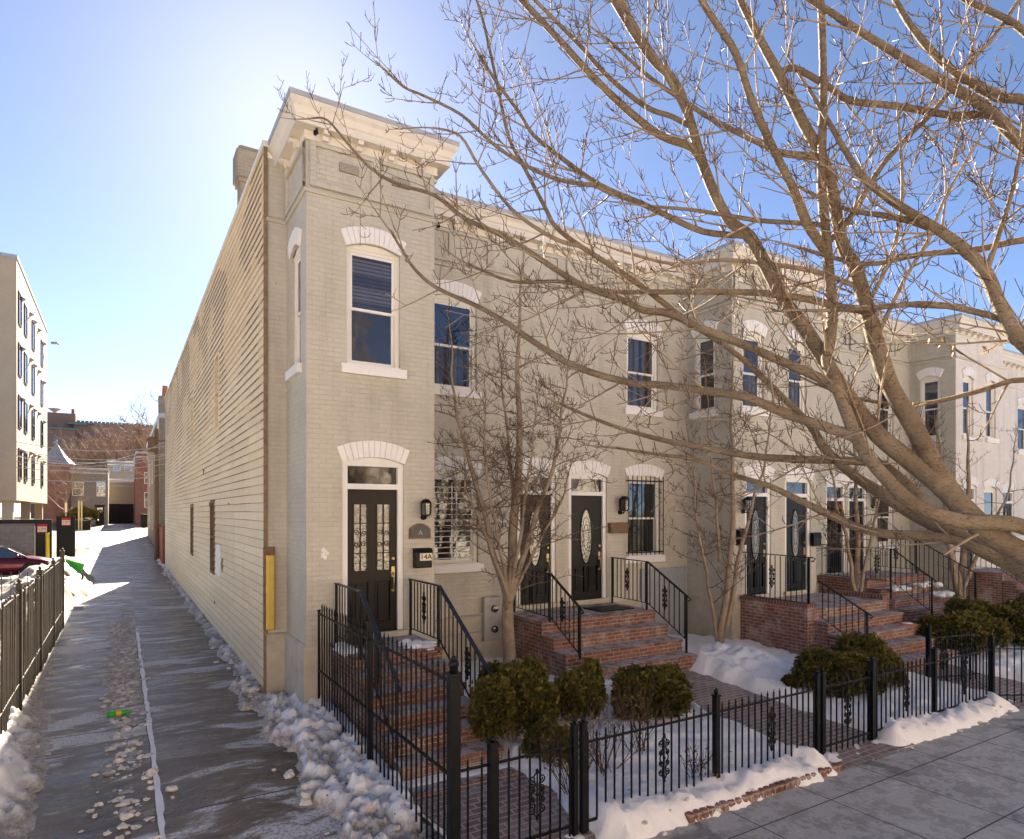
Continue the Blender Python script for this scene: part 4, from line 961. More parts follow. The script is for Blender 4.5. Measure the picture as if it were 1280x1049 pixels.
# snow lying on steps
rs = random.Random(5)
for (x, y, z, w_, d_, lb) in ((3.85,9.15,1.27,0.20,0.22,'small snow patch on the right of the 14A landing'), (19.3,9.55,1.26,0.45,0.2,'snow heaped on the upper far steps'), (19.45,9.15,1.03,0.45,0.2,'snow heaped on the lower far steps'), (17.7,9.5,1.26,0.35,0.18,'snow patch left on the far steps'), (2.86,9.35,1.27,0.07,0.4,'thin snow strip along the left edge of the 14A landing')):
    b = MB()
    for q in range(16): b.blob((x+rs.uniform(-w_,w_), y+rs.uniform(-d_,d_), z), rs.uniform(0.06,0.12), (1.2,1.1,rs.uniform(0.45,0.75)), 10, 6, 0.5, 2.0, q)
    tag(b.build('snow_patch', M['snow'], smooth=True, origin=(x,y,z)), lb, 'snow')
b = MB(); b.bbox(8.35, 9.25, 10.35, 10.95, 1.262, 1.28, 0.004); tag(b.build('door_mat', M['black'], origin=(8.8,10.6,1.27)), 'dark door mat before the right oval-lit door', 'mat')
b = MB(); b.lathe((13.5,7.72,0.82-0.0), [(0.10,0),(0.13,0.16),(0.145,0.16),(0.15,0.22),(0.13,0.22),(0.12,0.18)], 18)
def pot(x, y, z, label, mat, s=1.0, snow=True):
    t = empty('flower_pot', (x,y,z), label, 'flower pot')
    b = MB(); b.lathe((x,y,z), [(0.09*s,0),(0.12*s,0.16*s),(0.145*s,0.16*s),(0.15*s,0.22*s),(0.128*s,0.22*s),(0.12*s,0.18*s)], 18); b.build('pot_body', M[mat], t, True)
    if snow: b = MB(); b.blob((x,y,z+0.19*s), 0.12*s, (1,1,0.35), 12, 6, 0.2, 2, 4); b.build('snow_cap', M['snow'], t, True)
    return t
pot(14.85, 7.75, 0.60, 'terracotta pot with a snow cap at the right end of a brick step', 'terra', 1.15)
pot(3.05, 9.55, 1.29, 'dark pot by the left handrail on the 14A landing', 'black', 1.3, False)
pot(-2.0, 12.4, 0.9, 'ochre pot beyond the old alley fence at the left edge', 'terra', 1.6, False)
# path light lying by the second steps
b = MB(); b.lathe((6.98,9.0,0.62), [(0.02,-0.10),(0.02,0.0),(0.06,0.04),(0.07,0.12)], 12); b.lathe((6.98,8.99,0.62), [(0.06,-0.03),(0.075,-0.12)], 10, 'y'); tag(b.build('spotlight', M['black'], origin=(6.98,9,0.55)), 'small black spotlight at the foot of the left rail', 'spotlight')

# ------------------------------------------------------------------ iron work
def scroll_mb(c, u, h, w, th=0.008):
    """cast scroll panel, four pairs of curls about a stem"""
    c = Vector(c); u = Vector(u); Z = Vector((0,0,1)); b = MB()
    b.tube([c-Z*h/2, c+Z*h/2], th*1.1, 5)
    for sg in (-1, 1):
        for zz, ro, a0 in ((0.30, 0.115, -math.pi/2), (0.10, 0.10, math.pi/2), (-0.10, 0.10, -math.pi/2), (-0.30, 0.115, math.pi/2)):
            r = ro*w*2.1; cc = c+Z*h*zz+u*sg*w*0.30
            b.tube(spiral(cc, r, 1.35, a0, 1 if zz*1 in (0.30, -0.10) else -1, 18, (u*sg, Z)), th, 4)
        b.tube([c+Z*h*0.46, c+u*sg*w*0.22+Z*h*0.36, c+u*sg*w*0.16+Z*h*0.2, c+u*sg*w*0.42, c+u*sg*w*0.16-Z*h*0.2, c+u*sg*w*0.22-Z*h*0.36, c-Z*h*0.46], th, 4)
    for zz in (-0.46, 0, 0.46): b.blob(c+Z*h*zz, 0.02, (1,1,1), 6, 4, 0)
    return b
def instance(me, name, parent, loc):
    o = bpy.data.objects.new(name, me); COL.objects.link(o); o.parent = parent; o.location = Vector(loc)-WL[parent.name]; WL[o.name] = WL[parent.name]; return o
def picket_mesh(h, w, mat, spear=True):
    b = MB(); b.box(-w/2, w/2, -w/2, w/2, 0, h-0.085 if spear else h)
    if spear:
        b.lathe((0,0,h-0.085), [(w*0.5,0),(w*0.95,0.008),(w*0.5,0.02),(w*0.85,0.035),(w*0.35,0.07),(0.0015,0.09)], 6)
    else: b.lathe((0,0,h), [(w*0.7,0),(w*0.4,0.012)], 6)
    o = b.build('picket', mat); me = o.data; bpy.data.objects.remove(o); return me
def fence(name, label, p0, p1, zr, ztop, posts, spacing, mat, pw=0.016, orn=(), spear=True, zbot=None, cat='fence', group=None, post_w=0.065, rw=0.032, lean=0, skip=None):
    p0, p1 = Vector((*p0, 0)), Vector((*p1, 0)); d = (p1-p0); L = d.length; d.normalize()
    t = empty(name, (p0.x, p0.y, gz(p0.y)), label, cat, group)
    for z in zr:
        b = MB(); a0, a1 = p0+Vector((0,0,z)), p1+Vector((0,0,z)); n = max(1, int(L/1.2))
        for i in range(n): b.bar(a0.lerp(a1, i/n), a0.lerp(a1, (i+1)/n), rw, rw*0.55)
        b.build('rail', mat, t)
    hs = {}
    def pick(h):
        h = round(h, 2)
        if h not in hs: hs[h] = picket_mesh(h, pw, mat, spear)
        return hs[h]
    n = int(L/spacing)
    for i in range(n):
        q = p0+d*(L*(i+0.5)/n)
        if any(abs((q-p0).length-s) < post_w*0.8 for s, *_ in posts): continue
        zb = (gz(q.y)+0.0) if zbot is None else zbot
        o = instance(pick(ztop+0.012*((i*5)%3-1)*lean-zb), 'picket', t, (q.x, q.y, zb))
        if lean: o.rotation_euler = (0.02*lean*ns(i*1.3, 4), 0.02*lean*ns(i*2.1, 7), 0)
    for s, h, w, fin in posts:
        q = p0+d*s; b = MB(); zb = gz(q.y)-0.05; e = w/2
        b.box(q.x-e, q.x+e, q.y-e, q.y+e, zb, h)
        b.box(q.x-e-0.008, q.x+e+0.008, q.y-e-0.008, q.y+e+0.008, h, h+0.018)
        po = b.build('post', mat, t)
        if fin:
            b = MB(); f = fin; b.lathe((q.x,q.y,h+0.018), [(w*0.3,0),(w*0.22,0.012*f),(w*0.34,0.02*f),(w*0.46,0.04*f),(w*0.36,0.06*f),(w*0.15,0.075*f),(w*0.05,0.095*f)], 10); b.build('finial', mat, po, True)
    for s, zc, h, w in orn:
        q = p0+d*s; scroll_mb((q.x,q.y,zc), d, h, w).build('scroll_panel', mat, t)
    return t
FY = 5.28; I = M['iron']
fence('side_fence', 'tall black spear-topped iron fence running from the house corner along the alley', (2.57, 9.95), (2.57, FY), (1.76, 0.90), 1.93, [(0.02, 1.80, 0.03, 0), (2.36, 1.95, 0.055, 0)], 0.132, I, 0.017, zbot=0.0)
t = empty('gate_post', (2.57, FY, 0), 'tall thick black square corner post with a ball cap where the fences meet', 'post')
b = MB(); b.bbox(2.52, 2.62, FY-0.05, FY+0.05, -0.05, 1.83, 0.006); b.bbox(2.508, 2.632, FY-0.062, FY+0.062, 1.83, 1.855, 0.006); b.build('post_shaft', I, t)
b = MB(); b.lathe((2.57,FY,1.86), [(0.03,0),(0.022,0.02),(0.045,0.05),(0.05,0.075),(0.035,0.105),(0.02,0.12),(0.025,0.13),(0.002,0.15)], 14); b.build('finial', I, t, True)
fence('fence_panel', 'short black fence infill of two pickets beside the tall corner post', (2.64, FY), (2.93, FY), (0.95, 0.14), 1.05, [], 0.12, I, cat='fence panel', group='front fence panels')
fence('garden_gate', 'black iron garden gate with a scroll panel before the 14A steps', (2.97, FY), (3.92, FY), (0.95, 0.14), 1.07, [(0.0, 1.14, 0.075, 0.6), (0.95, 1.15, 0.06, 0.8)], 0.118, I, orn=[(0.5, 0.55, 0.5, 0.17)], cat='gate', group='garden gates')
fence('front_fence', 'black iron front fence before the dry rose stems, left of the middle gate', (4.03, FY), (7.90, FY), (0.95, 0.14), 1.07, [(0.0, 1.15, 0.06, 0.8), (1.95, 1.14, 0.065, 0.9), (3.87, 1.14, 0.065, 0.8)], 0.116, I, orn=[(1.12, 0.58, 0.55, 0.15), (2.95, 0.58, 0.55, 0.15)], group='front fence panels')
fence('garden_gate', 'black iron garden gate where the herringbone brick path meets the pavement', (8.02, FY), (9.18, FY), (0.95, 0.16), 1.07, [(0.0, 1.14, 0.065, 0.8), (1.16, 1.16, 0.085, 0.6)], 0.118, I, orn=[(0.58, 0.56, 0.5, 0.16)], cat='gate', group='garden gates')
fence('front_fence', 'black iron front fence on the snow ledge right of the middle gate', (9.25, FY), (12.78, FY), (0.95, 0.16), 1.07, [(1.65, 1.14, 0.06, 0.5), (3.53, 1.14, 0.075, 0.5)], 0.116, I, orn=[(0.85, 0.58, 0.55, 0.15), (2.6, 0.58, 0.55, 0.15)], group='front fence panels')
fence('garden_gate', 'black iron gate at the far right, swung out onto the pavement', (12.86, FY-0.04), (13.5, FY-0.42), (0.95, 0.16), 1.07, [(0.72, 1.14, 0.075, 0.7)], 0.118, I, cat='gate', group='garden gates')
fence('divider_fence', 'black iron divider with scroll panels running back into the yard by the far gate', (12.9, 6.35), (14.1, 6.05), (0.95, 0.20), 1.05, [(0.0, 1.14, 0.075, 0.6)], 0.118, I, orn=[(0.35, 0.58, 0.5, 0.15), (0.9, 0.58, 0.5, 0.15)])
IR = M['iron_rust']
fence('alley_fence', 'old leaning brown-black iron fence along the left side of the alley', (-1.3, 20.4), (-1.3, 7.6), (2.08, 0.75), 2.12, [(0.0, 2.28, 0.09, 0.8), (2.6, 2.2, 0.07, 0.7), (5.4, 2.2, 0.075, 0.7), (8.3, 2.22, 0.075, 0.7), (11.0, 2.2, 0.075, 0.7)], 0.135, IR, 0.026, spear=False, lean=1.4)
fence('lot_fence', 'thin brown iron fence at the end of the old fence before the red car', (-6.8, 20.4), (-1.4, 20.4), (1.62, 0.6), 1.78, [(0.0, 1.85, 0.06, 0.6), (2.7, 1.85, 0.06, 0.6)], 0.17, IR, 0.02, spear=False, lean=1)

def railing(label, pts, drop, orn=(), posts=(), mat='iron', sp=0.125, group='iron stair railings', cap=0.05, drops=None):
    """pts: the top line of the handrail"""
    pts = [Vector(p) for p in pts]; t = empty('stair_railing', (pts[0].x, pts[0].y, pts[0].z-drop), label, 'railing', group)
    b = MB()
    for i in range(len(pts)-1): b.bar(pts[i], pts[i+1], cap, 0.018)
    e = (pts[-1]-pts[-2]).normalized(); eh = Vector((e.x, e.y, 0)).normalized()
    b.tube([pts[-1]-Vector((0,0,0.004)), pts[-1]+e*0.05, pts[-1]+e*0.09+eh*0.02-Vector((0,0,0.015)), pts[-1]+eh*0.06-Vector((0,0,0.085)), pts[-1]+eh*0.02-Vector((0,0,0.07))], 0.012, 6)
    b.build('handrail', M[mat], t)
    b = MB(); low = [p-Vector((0,0,drop)) for p in pts]
    for i in range(len(low)-1): b.bar(low[i], low[i+1], 0.022, 0.012)
    b.build('bottom_rail', M['iron'], t)
    cache = {}; tot = 0
    for i in range(len(pts)-1):
        a, c = pts[i], pts[i+1]; hl = Vector((c.x-a.x, c.y-a.y, 0)).length; n = max(1, int(hl/sp))
        for k in range(n):
            p = a.lerp(c, (k+0.5)/n); key = round(drop-0.02, 3)
            if key not in cache:
                bb = MB(); bb.box(-0.0075, 0.0075, -0.0075, 0.0075, 0, key); o = bb.build('baluster', M['iron']); cache[key] = o.data; bpy.data.objects.remove(o)
            instance(cache[key], 'baluster', t, (p.x, p.y, p.z-drop))
    for (i, f, base) in posts:
        p = pts[i].lerp(pts[min(i+1, len(pts)-1)], f); b = MB(); b.box(p.x-0.016, p.x+0.016, p.y-0.016, p.y+0.016, base, p.z); b.build('post', M['iron'], t)
    for (i, f, dz, h) in orn:
        p = pts[i].lerp(pts[i+1], f); q = pts[i+1]-pts[i]; scroll_mb((p.x, p.y, p.z-drop*0.5+dz), Vector((q.x,q.y,0)).normalized(), h, 0.13).build('scroll_panel', M['iron'], t)
    return t
railing('left iron handrail of the 14A steps, beside the alley fence', [(2.84,9.97,2.2),(2.84,8.75,2.2),(2.84,7.36,1.25)], 0.80, [(0,0.6,0,0.5),(1,0.5,0,0.45)], [(0,0.02,1.29),(1,0.0,1.25),(1,0.98,0.35)], 'rail_blue', cap=0.055)
railing('right iron handrail of the 14A steps, with scrolls, ending at the shrub', [(4.06,9.97,2.2),(4.06,8.83,2.2),(4.06,7.36,1.28)], 0.80, [(0,0.5,0,0.5),(1,0.62,0,0.45)], [(0,0.02,1.29),(0,0.98,1.2),(1,0.98,0.35)], 'rail_blue', cap=0.055)
railing('left iron railing of the wide steps, behind the slim yard tree', [(6.85,11.30,2.2),(6.85,9.97,2.15),(6.85,9.05,1.62)], 0.82, [(0,0.5,0,0.5),(1,0.4,0,0.45)], [(0,0.02,1.26),(0,0.98,1.2),(1,0.98,0.75)])
railing('right iron railing of the wide steps, below the barred window', [(9.42,11.30,2.28),(9.42,10.14,2.26),(9.42,9.03,1.66)], 0.86, [(0,0.45,0,0.5),(1,0.45,0,0.5)], [(0,0.02,1.26),(0,0.98,1.2),(1,0.98,0.52)])
railing('iron railing on the left knee wall of the double bay steps', [(12.18,9.97,2.38),(12.18,8.28,2.36)], 0.96, [(0,0.45,0,0.5)], [(0,0.98,0.8)])
railing('low sloping iron rail below the left knee wall of the double bay steps', [(12.4,8.22,1.86),(12.4,7.20,1.33)], 0.72, [], [(0,0.98,0.4)])
railing('left iron railing of the far steps with the red-wreath door', [(17.06,11.30,2.38),(17.06,9.27,2.34),(17.06,8.30,1.66)], 0.84, [(0,0.25,0,0.5),(0,0.8,0,0.5)], [(0,0.98,0.7),(1,0.98,0.4)])
railing('right iron railing of the far steps, sloping past the shaded bay side', [(19.88,11.30,2.5),(19.88,10.10,2.48),(19.88,8.55,1.62)], 0.86, [(0,0.5,0,0.45)], [(0,0.98,1.4),(1,0.98,0.5)])
railing('far right iron railing of the steps at the pale bay', [(22.28,9.97,2.5),(22.28,9.0,2.48),(22.28,8.0,1.8)], 0.86, [], [(1,0.98,0.5)])

# ------------------------------------------------------------------ shrubs
def bush_mesh(seed, rx, ry, rz, lobes=9, per=2300, sp=0.030):
    rr = random.Random(seed); b = MB(); L = []
    for k in range(lobes):
        a = rr.uniform(0, 6.283); q = rr.uniform(0.45, 0.85); h = rr.uniform(-0.55, 0.35)
        L.append((Vector((q*rx*math.cos(a), q*ry*math.sin(a), rz+h*rz)), rr.uniform(0.34, 0.56)*min(rx, ry)))
    L.append((Vector((0.05,0,rz*1.15)), 0.55*min(rx, ry)))
    for c, r in L:
        for k in range(int(per*(r/0.22)**2)):
            d = Vector((rr.gauss(0,1), rr.gauss(0,1), rr.gauss(0,1))).normalized()
            if d.z < -0.75: continue
            q = r*(0.62+0.42*rr.random()**0.7)*(1+0.30*noise.noise(d*3.5+c*4)+0.16*noise.noise(d*9+c*7))
            p = c+Vector((d.x, d.y, d.z*1.08))*q
            if any(o is not c and (p-o).length < s*0.72 for o, s in L): continue
            if p.z < 0.02: continue
            n = (d+Vector((0,0,0.5))+Vector((rr.gauss(0,.35), rr.gauss(0,.35), rr.gauss(0,.35)))).normalized()
            u = n.orthogonal().normalized(); u = Quaternion(n, rr.uniform(0, 6.283)) @ u; s = sp*rr.choice((0.7, 0.9, 1.1, 1.3, 1.9))
            for j in (-1, 0, 1):                        # a small flat fan of three blades
                w = (n+u*0.55*j).normalized(); v = n.cross(u)*0.1*s; side = (u-w*u.dot(w)).normalized()*s*0.17
                b.add([p-side*0.5, p+side*0.5, p+w*s*0.6+side, p+w*s, p+w*s*0.6-side], [(0,1,2,3,4)])
    # woody core so that no light shines straight through
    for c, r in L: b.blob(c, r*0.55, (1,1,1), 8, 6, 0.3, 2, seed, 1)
    for k in range(6): a = k*1.05; b.tube([(0,0,0), (0.25*rx*math.cos(a),0.25*ry*math.sin(a),rz*0.7), (0.5*rx*math.cos(a),0.5*ry*math.sin(a),rz*1.1)], [0.02,0.014,0.006], 5, True, 2)
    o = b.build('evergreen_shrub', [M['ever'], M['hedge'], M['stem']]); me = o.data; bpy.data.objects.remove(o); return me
BM = [bush_mesh(1, 0.58, 0.52, 0.55, 11), bush_mesh(2, 0.46, 0.46, 0.36, 6), bush_mesh(5, 0.54, 0.5, 0.40, 7)]
SH = [ (4.42,7.30,0, (1.0,1.0,1.12), 0.3, 'tallest olive evergreen shrub, right behind the thick corner post'),
 (4.50,6.62,1, (0.72,0.75,0.80), 2.0, 'low olive evergreen shrub at the gate before the tallest shrub'),
 (5.60,7.55,1, (0.95,0.95,1.05), 1.0, 'rounded evergreen shrub next right of the tallest shrub'),
 (6.20,8.0,1, (0.55,0.55,1.05), 4.0, 'small ball-shaped evergreen shrub by the foot of the wide steps'),
 (6.75,7.15,2, (1.0,1.0,0.95), 2.6, 'dark evergreen shrub behind the fence left of the herringbone path'),
 
 (7.0,7.75,1, (0.75,0.75,0.9), 3.0, 'dark evergreen shrub at the left edge of the herringbone path by the steps'),
 
 (10.35,6.90,2, (1.05,1.05,0.92), 0.8, 'rounded evergreen shrub on the snow right of the herringbone path'),
 (10.95,6.55,0, (0.85,0.85,0.78), 3.4, 'broad olive evergreen shrub behind the front fence before the knee wall'),
 (11.65,6.75,1, (1.05,1.0,1.25), 5.2, 'evergreen shrub right of the broad one, below the low sloping rail'),
 (9.95,7.15,1, (0.42,0.42,0.40), 1.4, 'tiny evergreen shrub low on the snow heap'),
 (15.4,7.1,2, (1.1,1.1,1.15), 2.2, 'evergreen shrub right of the terracotta pot'),
 (16.3,6.9,1, (1.2,1.1,1.2), 0.5, 'evergreen shrub between the terracotta pot shrub and the far right ones'),
 (17.6,7.5,0, (1.1,1.1,1.0), 1.9, 'tall evergreen shrub below the far steps railing'),
 (18.0,6.5,2, (1.2,1.2,1.1), 3.3, 'front evergreen shrub at the far right edge'),
 (19.6,7.2,1, (1.5,1.4,1.4), 3.9, 'rearmost evergreen shrub at the far right edge')]
for x, y, k, sc, rz, lb in SH:
    if not lb: continue
    o = bpy.data.objects.new('evergreen_shrub', BM[k]); COL.objects.link(o); o.location = (x, y, gz(y)+0.05); o.scale = sc; o.rotation_euler = (0,0,rz)
    tag(o, lb, 'shrub', 'evergreen shrubs in the front yards'); o.scale = tuple(q*1.02 for q in sc)
def twig_shrub(x, y, h, n, label, seed):
    rr = random.Random(seed); b = MB()
    for k in range(n):
        a = rr.uniform(0, 6.283); le = rr.uniform(0.3, 0.8); p = Vector((x+rr.gauss(0,.05), y+rr.gauss(0,.05), gz(y)+0.02)); d = Vector((math.cos(a)*le, math.sin(a)*le, 1)).normalized(); pts = [p]; q = p
        for i in range(6):
            d = (d+Vector((rr.gauss(0,.16), rr.gauss(0,.16), rr.gauss(0.03,.1)))).normalized(); q = q+d*h/6*rr.uniform(0.7,1.1); pts.append(q)
            if i > 1:
                for _ in range(2):
                    e = (d+Vector((rr.gauss(0,.6), rr.gauss(0,.6), rr.gauss(0,.4)))).normalized(); b.tube([q, q+e*0.07, q+e*0.12+Vector((0,0,0.02))], [0.003,0.0025,0.0015], 3, False)
                    if rr.random() < 0.45:
                        l = q+e*0.10; u = Vector((rr.gauss(0,1), rr.gauss(0,1), rr.gauss(0,1))).normalized()*0.022; v = u.orthogonal().normalized()*0.012; b.add([l-v, l+u, l+v, l-u], [(0,1,2,3)], 1)
        b.tube(pts, [0.006-0.0007*i for i in range(7)], 4, False)
    tag(b.build('rose_bush', [M['twig'], M['wood']], origin=(x,y,gz(y))), label, 'dry bush', 'bare bushes behind the front fence')
twig_shrub(4.35, 5.9, 0.75, 16, 'dry leafy rose stems at the foot of the low shrub by the first gate', 1)
twig_shrub(5.0, 6.1, 0.95, 18, 'bare arching rose stems behind the fence left of the first scroll panel', 2)
twig_shrub(5.75, 6.3, 1.0, 16, 'bare rose stems behind the fence below the dark shrub', 3)
twig_shrub(5.9, 5.5, 0.4, 9, 'small dry plant with withered leaves at a fence post', 4)
# ------------------------------------------------------------------ beyond the alley
def wdw(par, fr, u0, u1, z0, z1, o=0.0, name='window', frame='white', gl='glass', rail=True):
    b = MB(); e = 0.07
    for a, c, d, f in ((u0-e,u0,z0-e,z1+e),(u1,u1+e,z0-e,z1+e),(u0,u1,z1,z1+e),(u0,u1,z0-e,z0)): fr.box(b, a, c, o-0.05, o+0.04, d, f)
    if rail: fr.box(b, u0, u1, o-0.05, o+0.02, (z0+z1)/2-0.03, (z0+z1)/2+0.03)
    w = b.build(name, M[frame], par)
    g = MB(); g.quad(fr(u0,o+0.008,z0), fr(u1,o+0.008,z0), fr(u1,o+0.008,z1), fr(u0,o+0.008,z1)); g.build('pane', M[gl], w); return w
# beige apartment block on pillars
t = empty('apartment_block', (-12, 45, 0.3), 'tall beige stuccoed apartment block raised on pillars left of the alley', 'building')
b = MB(); b.box(-24, -4.95, 45, 62.5, 3.95, 17.35); bl = b.build('wall', M['stucco'], t)
b = MB(); b.box(-24.05, -4.90, 44.95, 62.55, 17.35, 17.55); b.build('parapet', M['flash'], t)
b = MB(); b.box(-24, -9.5, 47, 61, 0.2, 3.95); b.build('ground_floor_wall', M['stucco_dark'], t)
fr = Fr((-4.95, 45), (-4.95, 62.5)); fr.n = Vector((1, 0, 0))
for (z0, z1) in ((14.0,15.7),(11.1,12.8),(8.15,9.85),(5.2,6.85)):
    for px, w in ((24.3,1.1),(31.5,1.15),(41.0,1.2),(52.0,1.25)):
        y = onX(px, -4.95); u = y-45
        w_ = wdw(t, fr, u-w/2, u+w/2, z0, z1, 0.02, frame='grey_dark')
    for y in (47.0, 51.2, 53.2, 56.0, 59.5):
        b = MB(); c = fr(y-45, 0, z1+0.45-0.35*((y*7)%2)); b.add([c+Vector((0,-0.2,0)), c+Vector((0.22,-0.16,-0.12)), c+Vector((0.22,0.16,-0.12)), c+Vector((0,0.2,0)), c+Vector((0,-0.2,-0.26)), c+Vector((0,0.2,-0.26))], [(0,1,2,3),(0,4,1),(3,2,5),(1,4,5,2),(0,3,5,4)]); b.build('vent_hood', M['stucco_dark'], t)
for y in (46, 54, 62):
    b = MB(); b.box(-5.7, -5.2, y-0.25, y+0.25, 0.2, 3.95); b.build('pillar', M['stucco_dark'], t)
b = MB(); b.tube([(-4.7,62.5,16.6),(-4.3,62.7,16.7),(-4.2,62.7,16.6)], 0.1, 6); b.build('corner_lamp', M['grey'], t)
# bin enclosure
t = empty('bin_enclosure', (-5.6, 43, 0.3), 'grey block bin enclosure with black steel gates carrying red signs', 'enclosure')
b = MB(); b.box(-8, -3.95, 43.0, 43.2, 0.2, 2.68); b.build('block_wall', M['block'], t)
b = MB(); b.box(-8.1, -3.2, 42.9, 43.3, 2.68, 2.90); b.build('top_beam', M['black'], t)
b = MB(); b.box(-3.93, -3.2, 42.95, 43.1, 0.3, 2.68); g1_ = b.build('gate_leaf', M['black'], t)
b = MB(); b.box(-3.28, -2.35, 47.0, 47.12, 0.6, 3.05); g2_ = b.build('gate_leaf', M['black'], t)
for gg, x, y, z in ((g1_, -3.62, 42.94, 2.42), (g2_, -2.80, 46.98, 2.72)):
    b = MB(); b.box(x-0.22, x+0.22, y-0.012, y, z-0.24, z+0.24); s_ = b.build('sign', M['red'], gg)
    b = MB(); b.box(x-0.20, x+0.20, y-0.018, y-0.012, z-0.19, z+0.09); b.build('sign_face', M['sticker'], gg)
    text_mesh('sign_text', 'OM', 0.22, M['red'], (x, y-0.022, z-0.05), gg)
b = MB(); b.lathe((-3.35,42.5,0.2), [(0.09,0),(0.09,1.95),(0.06,2.0)], 12); tag(b.build('bollard', M['yellowpaint'], origin=(-3.35,42.5,0.2), smooth=False), 'tall yellow steel bollard before the black bin gate', 'bollard')
# burgundy car, nose towards the alley
def car(x0, y0, z0, label):
    t = empty('parked_car', (x0, y0, z0), label, 'car')
    # stations from tail to nose: x, z bottom, z belt, half width
    st = [(-4.65,0.42,0.82,0.70),(-4.55,0.28,0.98,0.80),(-4.0,0.22,1.03,0.86),(-3.0,0.20,0.98,0.89),(-2.0,0.20,0.96,0.90),(-1.25,0.21,0.94,0.89),(-0.75,0.22,0.86,0.87),(-0.35,0.25,0.77,0.82),(-0.10,0.30,0.66,0.70),(0.0,0.38,0.56,0.55)]
    b = MB(); n = 14; vs = []
    for x, zb, zt, w in st:
        ring = [(-w*0.92,zb),(-w,zb+0.12),(-w*1.01,(zb+zt)/2),(-w*0.98,zt-0.10),(-w*0.90,zt-0.02),(-w*0.55,zt+0.03),(0,zt+0.045)]
        ring = ring+[(-p,q) for p, q in ring[:-1][::-1]]
        vs += [(x0+x, y0+p, z0+q) for p, q in ring]
    k = 13; fs = [(i*k+j, i*k+(j+1)%k, (i+1)*k+(j+1)%k, (i+1)*k+j) for i in range(len(st)-1) for j in range(k)]
    fs += [tuple(range(k)), tuple(range((len(st)-1)*k+k-1, (len(st)-1)*k-1, -1))]
    b.add(vs, fs); b.build('body', M['car'], t, True)
    def cabin(pr, w0, w1, mat, name, par, off=0.0):
        b = MB(); m = len(pr)
        vs = [(x0+x, y0-(w0+(w1-w0)*(z-0.95)/0.5)-off, z0+z) for x, z in pr]+[(x0+x, y0+(w0+(w1-w0)*(z-0.95)/0.5)+off, z0+z) for x, z in pr]
        b.add(vs, [tuple(range(m)), tuple(range(2*m-1, m-1, -1))]+[(i, i+m, (i+1)%m+m, (i+1)%m) for i in range(m)]); return b.build(name, M[mat], par, False)
    cabin([(-4.1,0.98),(-1.1,0.93),(-1.75,1.32),(-2.1,1.42),(-3.0,1.44),(-3.5,1.36)], 0.80, 0.62, 'glass_car', 'windows', t)
    cabin([(-1.85,1.31),(-2.15,1.43),(-3.0,1.455),(-3.45,1.38),(-3.3,1.36),(-2.9,1.41),(-2.15,1.39)], 0.80, 0.62, 'car', 'roof', t, 0.01)
    b = MB()
    for a, c in (((-1.1,0.95),(-1.8,1.34)),((-2.5,0.95),(-2.55,1.43)),((-4.05,1.0),(-3.45,1.37))):
        for s in (-1, 1):
            f = lambda q: (x0+q[0], y0+s*(0.815-(q[1]-0.95)*0.36), z0+q[1]); b.bar(f(a), f(c), 0.07, 0.03)
    b.build('window_pillars', M['car'], t)
    for x in (-0.95, -3.65):
        for s in (-1, 1):
            b = MB(); y = y0+s*0.80
            b.lathe((x0+x, y, z0+0.32), [(0.20,-0.10*s),(0.31,-0.10*s),(0.325,-0.06*s),(0.325,0.07*s),(0.30,0.105*s),(0.21,0.105*s)], 24, 'y'); wh = b.build('wheel', M['rubber'], t)
            b = MB(); b.lathe((x0+x, y, z0+0.32), [(0.21,0.09*s),(0.21,0.108*s),(0.19,0.108*s),(0.185,0.06*s)], 20, 'y')
            for q in range(7): a = q*6.283/7; b.bar((x0+x, y+0.1*s, z0+0.32), (x0+x+0.195*math.cos(a), y+0.1*s, z0+0.32+0.195*math.sin(a)), 0.05, 0.02, (0,1,0))
            b.build('rim', M['chrome'], wh)
            b = MB(); b.lathe((x0+x, y0+s*0.86, z0+0.34), [(0.36,-0.02*s),(0.385,0.03*s),(0.37,0.045*s),(0.34,0.04*s)], 24, 'y'); b.build('wheel_arch', M['black'], t)
    for s in (-1, 1):
        b = MB(); b.blob((x0-0.30, y0+s*0.66, z0+0.66), 0.2, (1.1,0.75,0.42), 10, 6, 0.05); b.build('headlight', M['lamp_clear'], t, True)
        b = MB(); b.blob((x0-1.45, y0+s*0.95, z0+1.0), 0.11, (0.7,0.9,0.7), 10, 6, 0.05); b.build('wing_mirror', M['car'], t, True)
    return t
car(-2.5, 37.0, 0.32, 'burgundy parked car, its nose showing at the left behind the old fence')
t = empty('parked_car', (-6, 55, 0.6), 'dark car top with snow on it behind the bin enclosure', 'car')
b = MB(); b.prism([(-9,0.9),(-5,0.9),(-4.9,1.7),(-5.6,1.8),(-6.2,2.5),(-8.2,2.55),(-8.9,1.8)], 'y', 53.2, 54.9); b.build('body', M['black'], t)
b = MB(); b.blob((-7.2,54,2.55), 1.0, (1,0.7,0.16), 12, 6, 0.2); b.build('snow_cap', M['snow'], t, True)
